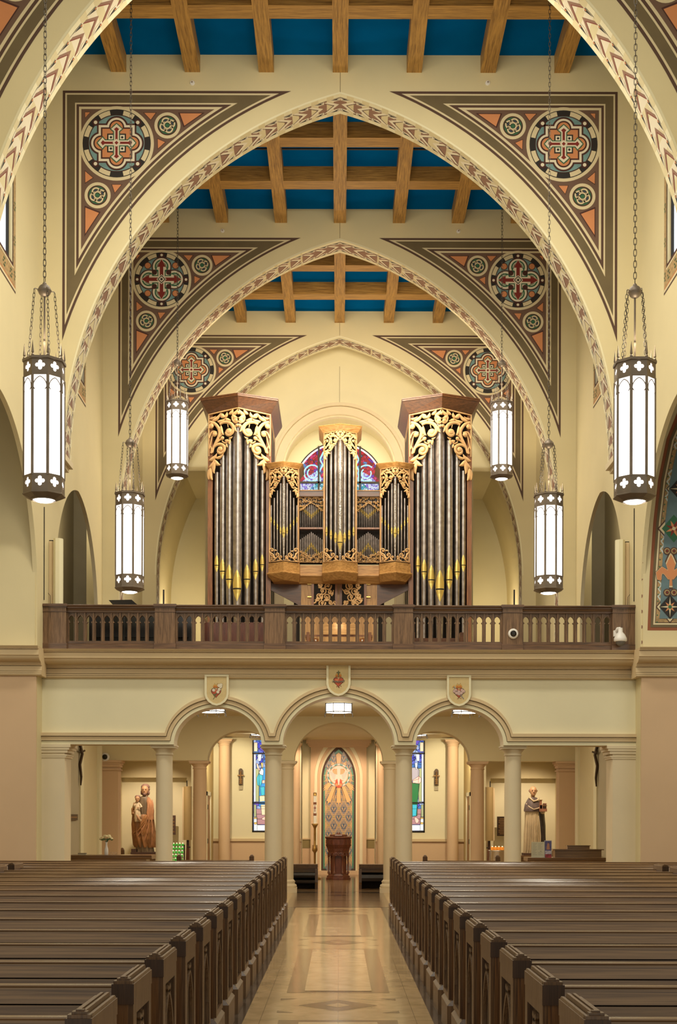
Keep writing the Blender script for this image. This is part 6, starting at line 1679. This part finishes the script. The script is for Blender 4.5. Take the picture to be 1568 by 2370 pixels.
robe(m, [(.10, .07, .01, .22, .15, 1.4), (.16, .06, .0, .235, .16, 1.4), (.40, .02, -.01, .235, .16, 1.4), (.7, .0, -.015, .22, .15, 1.2), (.78, .03, -.01, .20, .15, 1), (.82, .06, .02, .17, .13, .6)], MANT, 13, .085, 1)
robe(m, [(.30, -.19, .04, .05, .08, 1), (.6, -.20, .04, .06, .08, 1), (.9, -.17, .05, .07, .08, .8), (1.1, -.08, .05, .06, .07, .5)], MANT, 5, .1, 2)
robe(m, [(.70, .16, -.03, .08, .12, 1), (.9, .17, -.03, .08, .11, 1), (1.08, .15, -.02, .07, .10, .7), (1.19, .10, 0, .04, .06, .3)], MANTL, 7, .09, .5)
for q in range(9):     # draped ridges from the right shoulder to the lower left
    a = q / 8.; x0, x1 = .20 - .10 * a, .22 - .42 * a; zt_ = .80 - .05 * a; zb2 = .14 + .26 * a
    pts = []
    for k in range(7):
        u = k / 6.; x = x0 + (x1 - x0) * u ** 1.3 + .012 * math.sin(q * 2 + 4 * u); z = zt_ + (zb2 - zt_) * u
        pts.append((x, .0 - .155 * math.sqrt(max(.05, 1 - ((x - .02) / .27) ** 2)), z))
    m.tube(pts, [.006, .014, .02, .022, .02, .016, .008], MANT if q % 3 else MANTL, 7)
for q in range(4): m.tube([(.11 + q * .032, -.02 - .02 * q * (3 - q) * .3, 1.18 - q * .015), (.13 + q * .034, -.11 + q * .012, 1.02), (.11 + q * .04, -.135 + q * .015, .86), (.13 + q * .035, -.13 + q * .012, .72)], [.008, .014, .015, .008], MANTL, 7)
m.build('mantle', t)
m = MB()
robe(m, [(.66, -.08, -.13, .075, .055, 1), (.74, -.09, -.14, .07, .06, 1), (.86, -.10, -.13, .065, .055, .6), (.98, -.10, -.12, .06, .05, .4), (1.06, -.10, -.11, .055, .04, .2), (1.09, -.10, -.11, .025, .03, 0)], CHW, 7, .08, 3)
head(m, (-.10, -.12, 1.15), .062, SKN); m.sphere((-.10, -.095, 1.19), .062, HAIRC, 12, 7, 1.05, .9, .8)
m.tube([(-.05, -.12, 1.04), (.0, -.17, .98), (-.06, -.19, .96)], [.024, .02, .014], CHW, 8); hand(m, (-.06, -.19, .96), (-1, 0, .1), .014, SKN)
m.tube([(-.15, -.12, 1.04), (-.19, -.15, .98), (-.17, -.18, 1.03)], [.024, .02, .014], CHW, 8); hand(m, (-.17, -.18, 1.03), (.1, 0, 1), .014, SKN)
m.tube([(-.10, -.17, .80), (-.05, -.22, .72), (-.03, -.2, .68)], [.03, .025, .018], SKN, 8); m.build('child', t)
m = MB(); m.box(-.24, .30, -.17, .17, -.05, .0, LBROWN); m.box(-.23, -.12, -.15, -.05, 0, .07, LBROWN); m.build('plinth', t)
xs2 = X(1236, Ys)
t = thing('statue', 'painted statue of a tonsured monk holding a small church, right of the right outer column', 'statue', (xs2, Ys, zb_))
CW = mat('statue_habit', (.58, .46, .28), .5, noise=.12, nscale=8); CB = mat('statue_cape', (.035, .026, .022), .5, noise=.4, nscale=12)
m = MB()
robe(m, [(.0, -.03, 0, .19, .14, 1.2), (.04, -.03, 0, .19, .14, 1.2), (.4, -.03, 0, .18, .13, 1), (.8, -.02, 0, .165, .12, .7), (1.0, -.02, 0, .165, .11, .4), (1.14, -.02, 0, .13, .09, .2), (1.20, -.02, 0, .07, .07, 0)], CW, 10, .065)
m.lathe(-.02, -.01, [(.045, 1.16), (.042, 1.26)], SKN, 12); head(m, (-.015, -.03, 1.345), .094, SKN)
m.tube([(.12, -.02, 1.0), (.19, -.06, .88), (.17, -.14, .90)], [.06, .06, .04], CW, 10); hand(m, (.17, -.15, .92), (.0, -.2, 1), .026, SKN)
for q in range(8):
    x = -.17 + q * .042; k2 = math.sqrt(max(.05, 1 - ((x + .03) / .2) ** 2))
    m.tube([(x * .8 - .005, -.125 * k2, .86), (x * .95, -.14 * k2, .6), (x + .01 * math.sin(q * 2), -.145 * k2, .35), (x * 1.05, -.15 * k2, .05)], [.006, .013, .015, .012], CW, 7)
m.build('body', t)
m = MB(); m.sphere((-.01, .03, 1.35), .094, HAIRC, 14, 7, 1.05, .8, .55); m.sphere((-.02, -.085, 1.39), .035, HAIRC, 8, 5, 1.2, .4, .5); m.build('hair', t)
m = MB()
robe(m, [(.90, -.02, 0, .20, .15, .8), (.93, -.02, 0, .205, .155, .8), (1.05, -.02, 0, .18, .13, .5), (1.16, -.02, 0, .12, .095, .3), (1.21, -.02, 0, .08, .08, .1)], mat('statue_mozzetta', (.12, .085, .075), .5, noise=.3, nscale=14), 6, .04, 1)
robe(m, [(.18, .16, .03, .11, .11, 1), (.3, .16, .03, .11, .11, 1), (.6, .15, .03, .105, .11, 1), (.9, .13, .03, .10, .11, .7), (1.05, .10, .04, .08, .08, .3)], CB, 6, .09, 2)
m.tube([(-.17, -.05, 1.07), (-.10, -.13, .99), (-.02, -.155, .945), (.08, -.14, .97), (.16, -.08, 1.02)], .012, CW, 6); m.tube([(-.1, -.07, 1.2), (-.02, -.12, 1.12), (.08, -.09, 1.15), (.1, -.04, 1.2)], .02, CW, 6); m.build('cape', t)
m = MB(); BR = mat('model_church', (.30, .13, .07), .6, noise=.3, nscale=20)
m.box(.10, .26, -.20, -.12, .90, .96, BR); m.box(.11, .25, -.19, -.12, .96, 1.04, BR); m.box(.10, .15, -.19, -.13, .96, 1.14, BR); m.box(.09, .16, -.2, -.12, 1.14, 1.155, BRZL); m.box(.18, .25, -.19, -.13, 1.04, 1.08, BR)
for q in range(3): m.box(.165 + q * .028, .18 + q * .028, -.205, -.19, .97, 1.02, DARK); m.box(.165 + q * .028, .18 + q * .028, -.195, -.185, 1.04, 1.06, DARK)
m.box(.16, .26, -.2, -.12, 1.02, 1.035, BRZL); m.build('model_church', t)
m = MB(); m.box(-.24, .24, -.17, .17, -.05, .0, LBROWN); m.build('plinth', t)
for s, xx, sn in ((-1, xs, 'left'), (1, xs2, 'right')):
    t = thing('statue_pedestal', 'dark wooden pedestal with side posts under the statue on the %s' % sn, 'pedestal', (xx, Ys, 0))
    m = MB(); m.box(-.30, .30, -.2, .22, 0, zb_ - .09, OAKX); m.box(-.36, .36, -.24, .25, zb_ - .09, zb_ - .05, OAKX); m.build('body', t)
    for e in (-1, 1):
        m = MB(); x = e * .40; m.box(x - .045, x + .045, -.34, -.25, 0, zb_ + .05, OAKZ); m.lathe(x, -.295, [(.06, zb_ + .05), (.04, zb_ + .085), (.01, zb_ + .10)], OAKZ, 4, False, PI / 4); m.build('post', t)
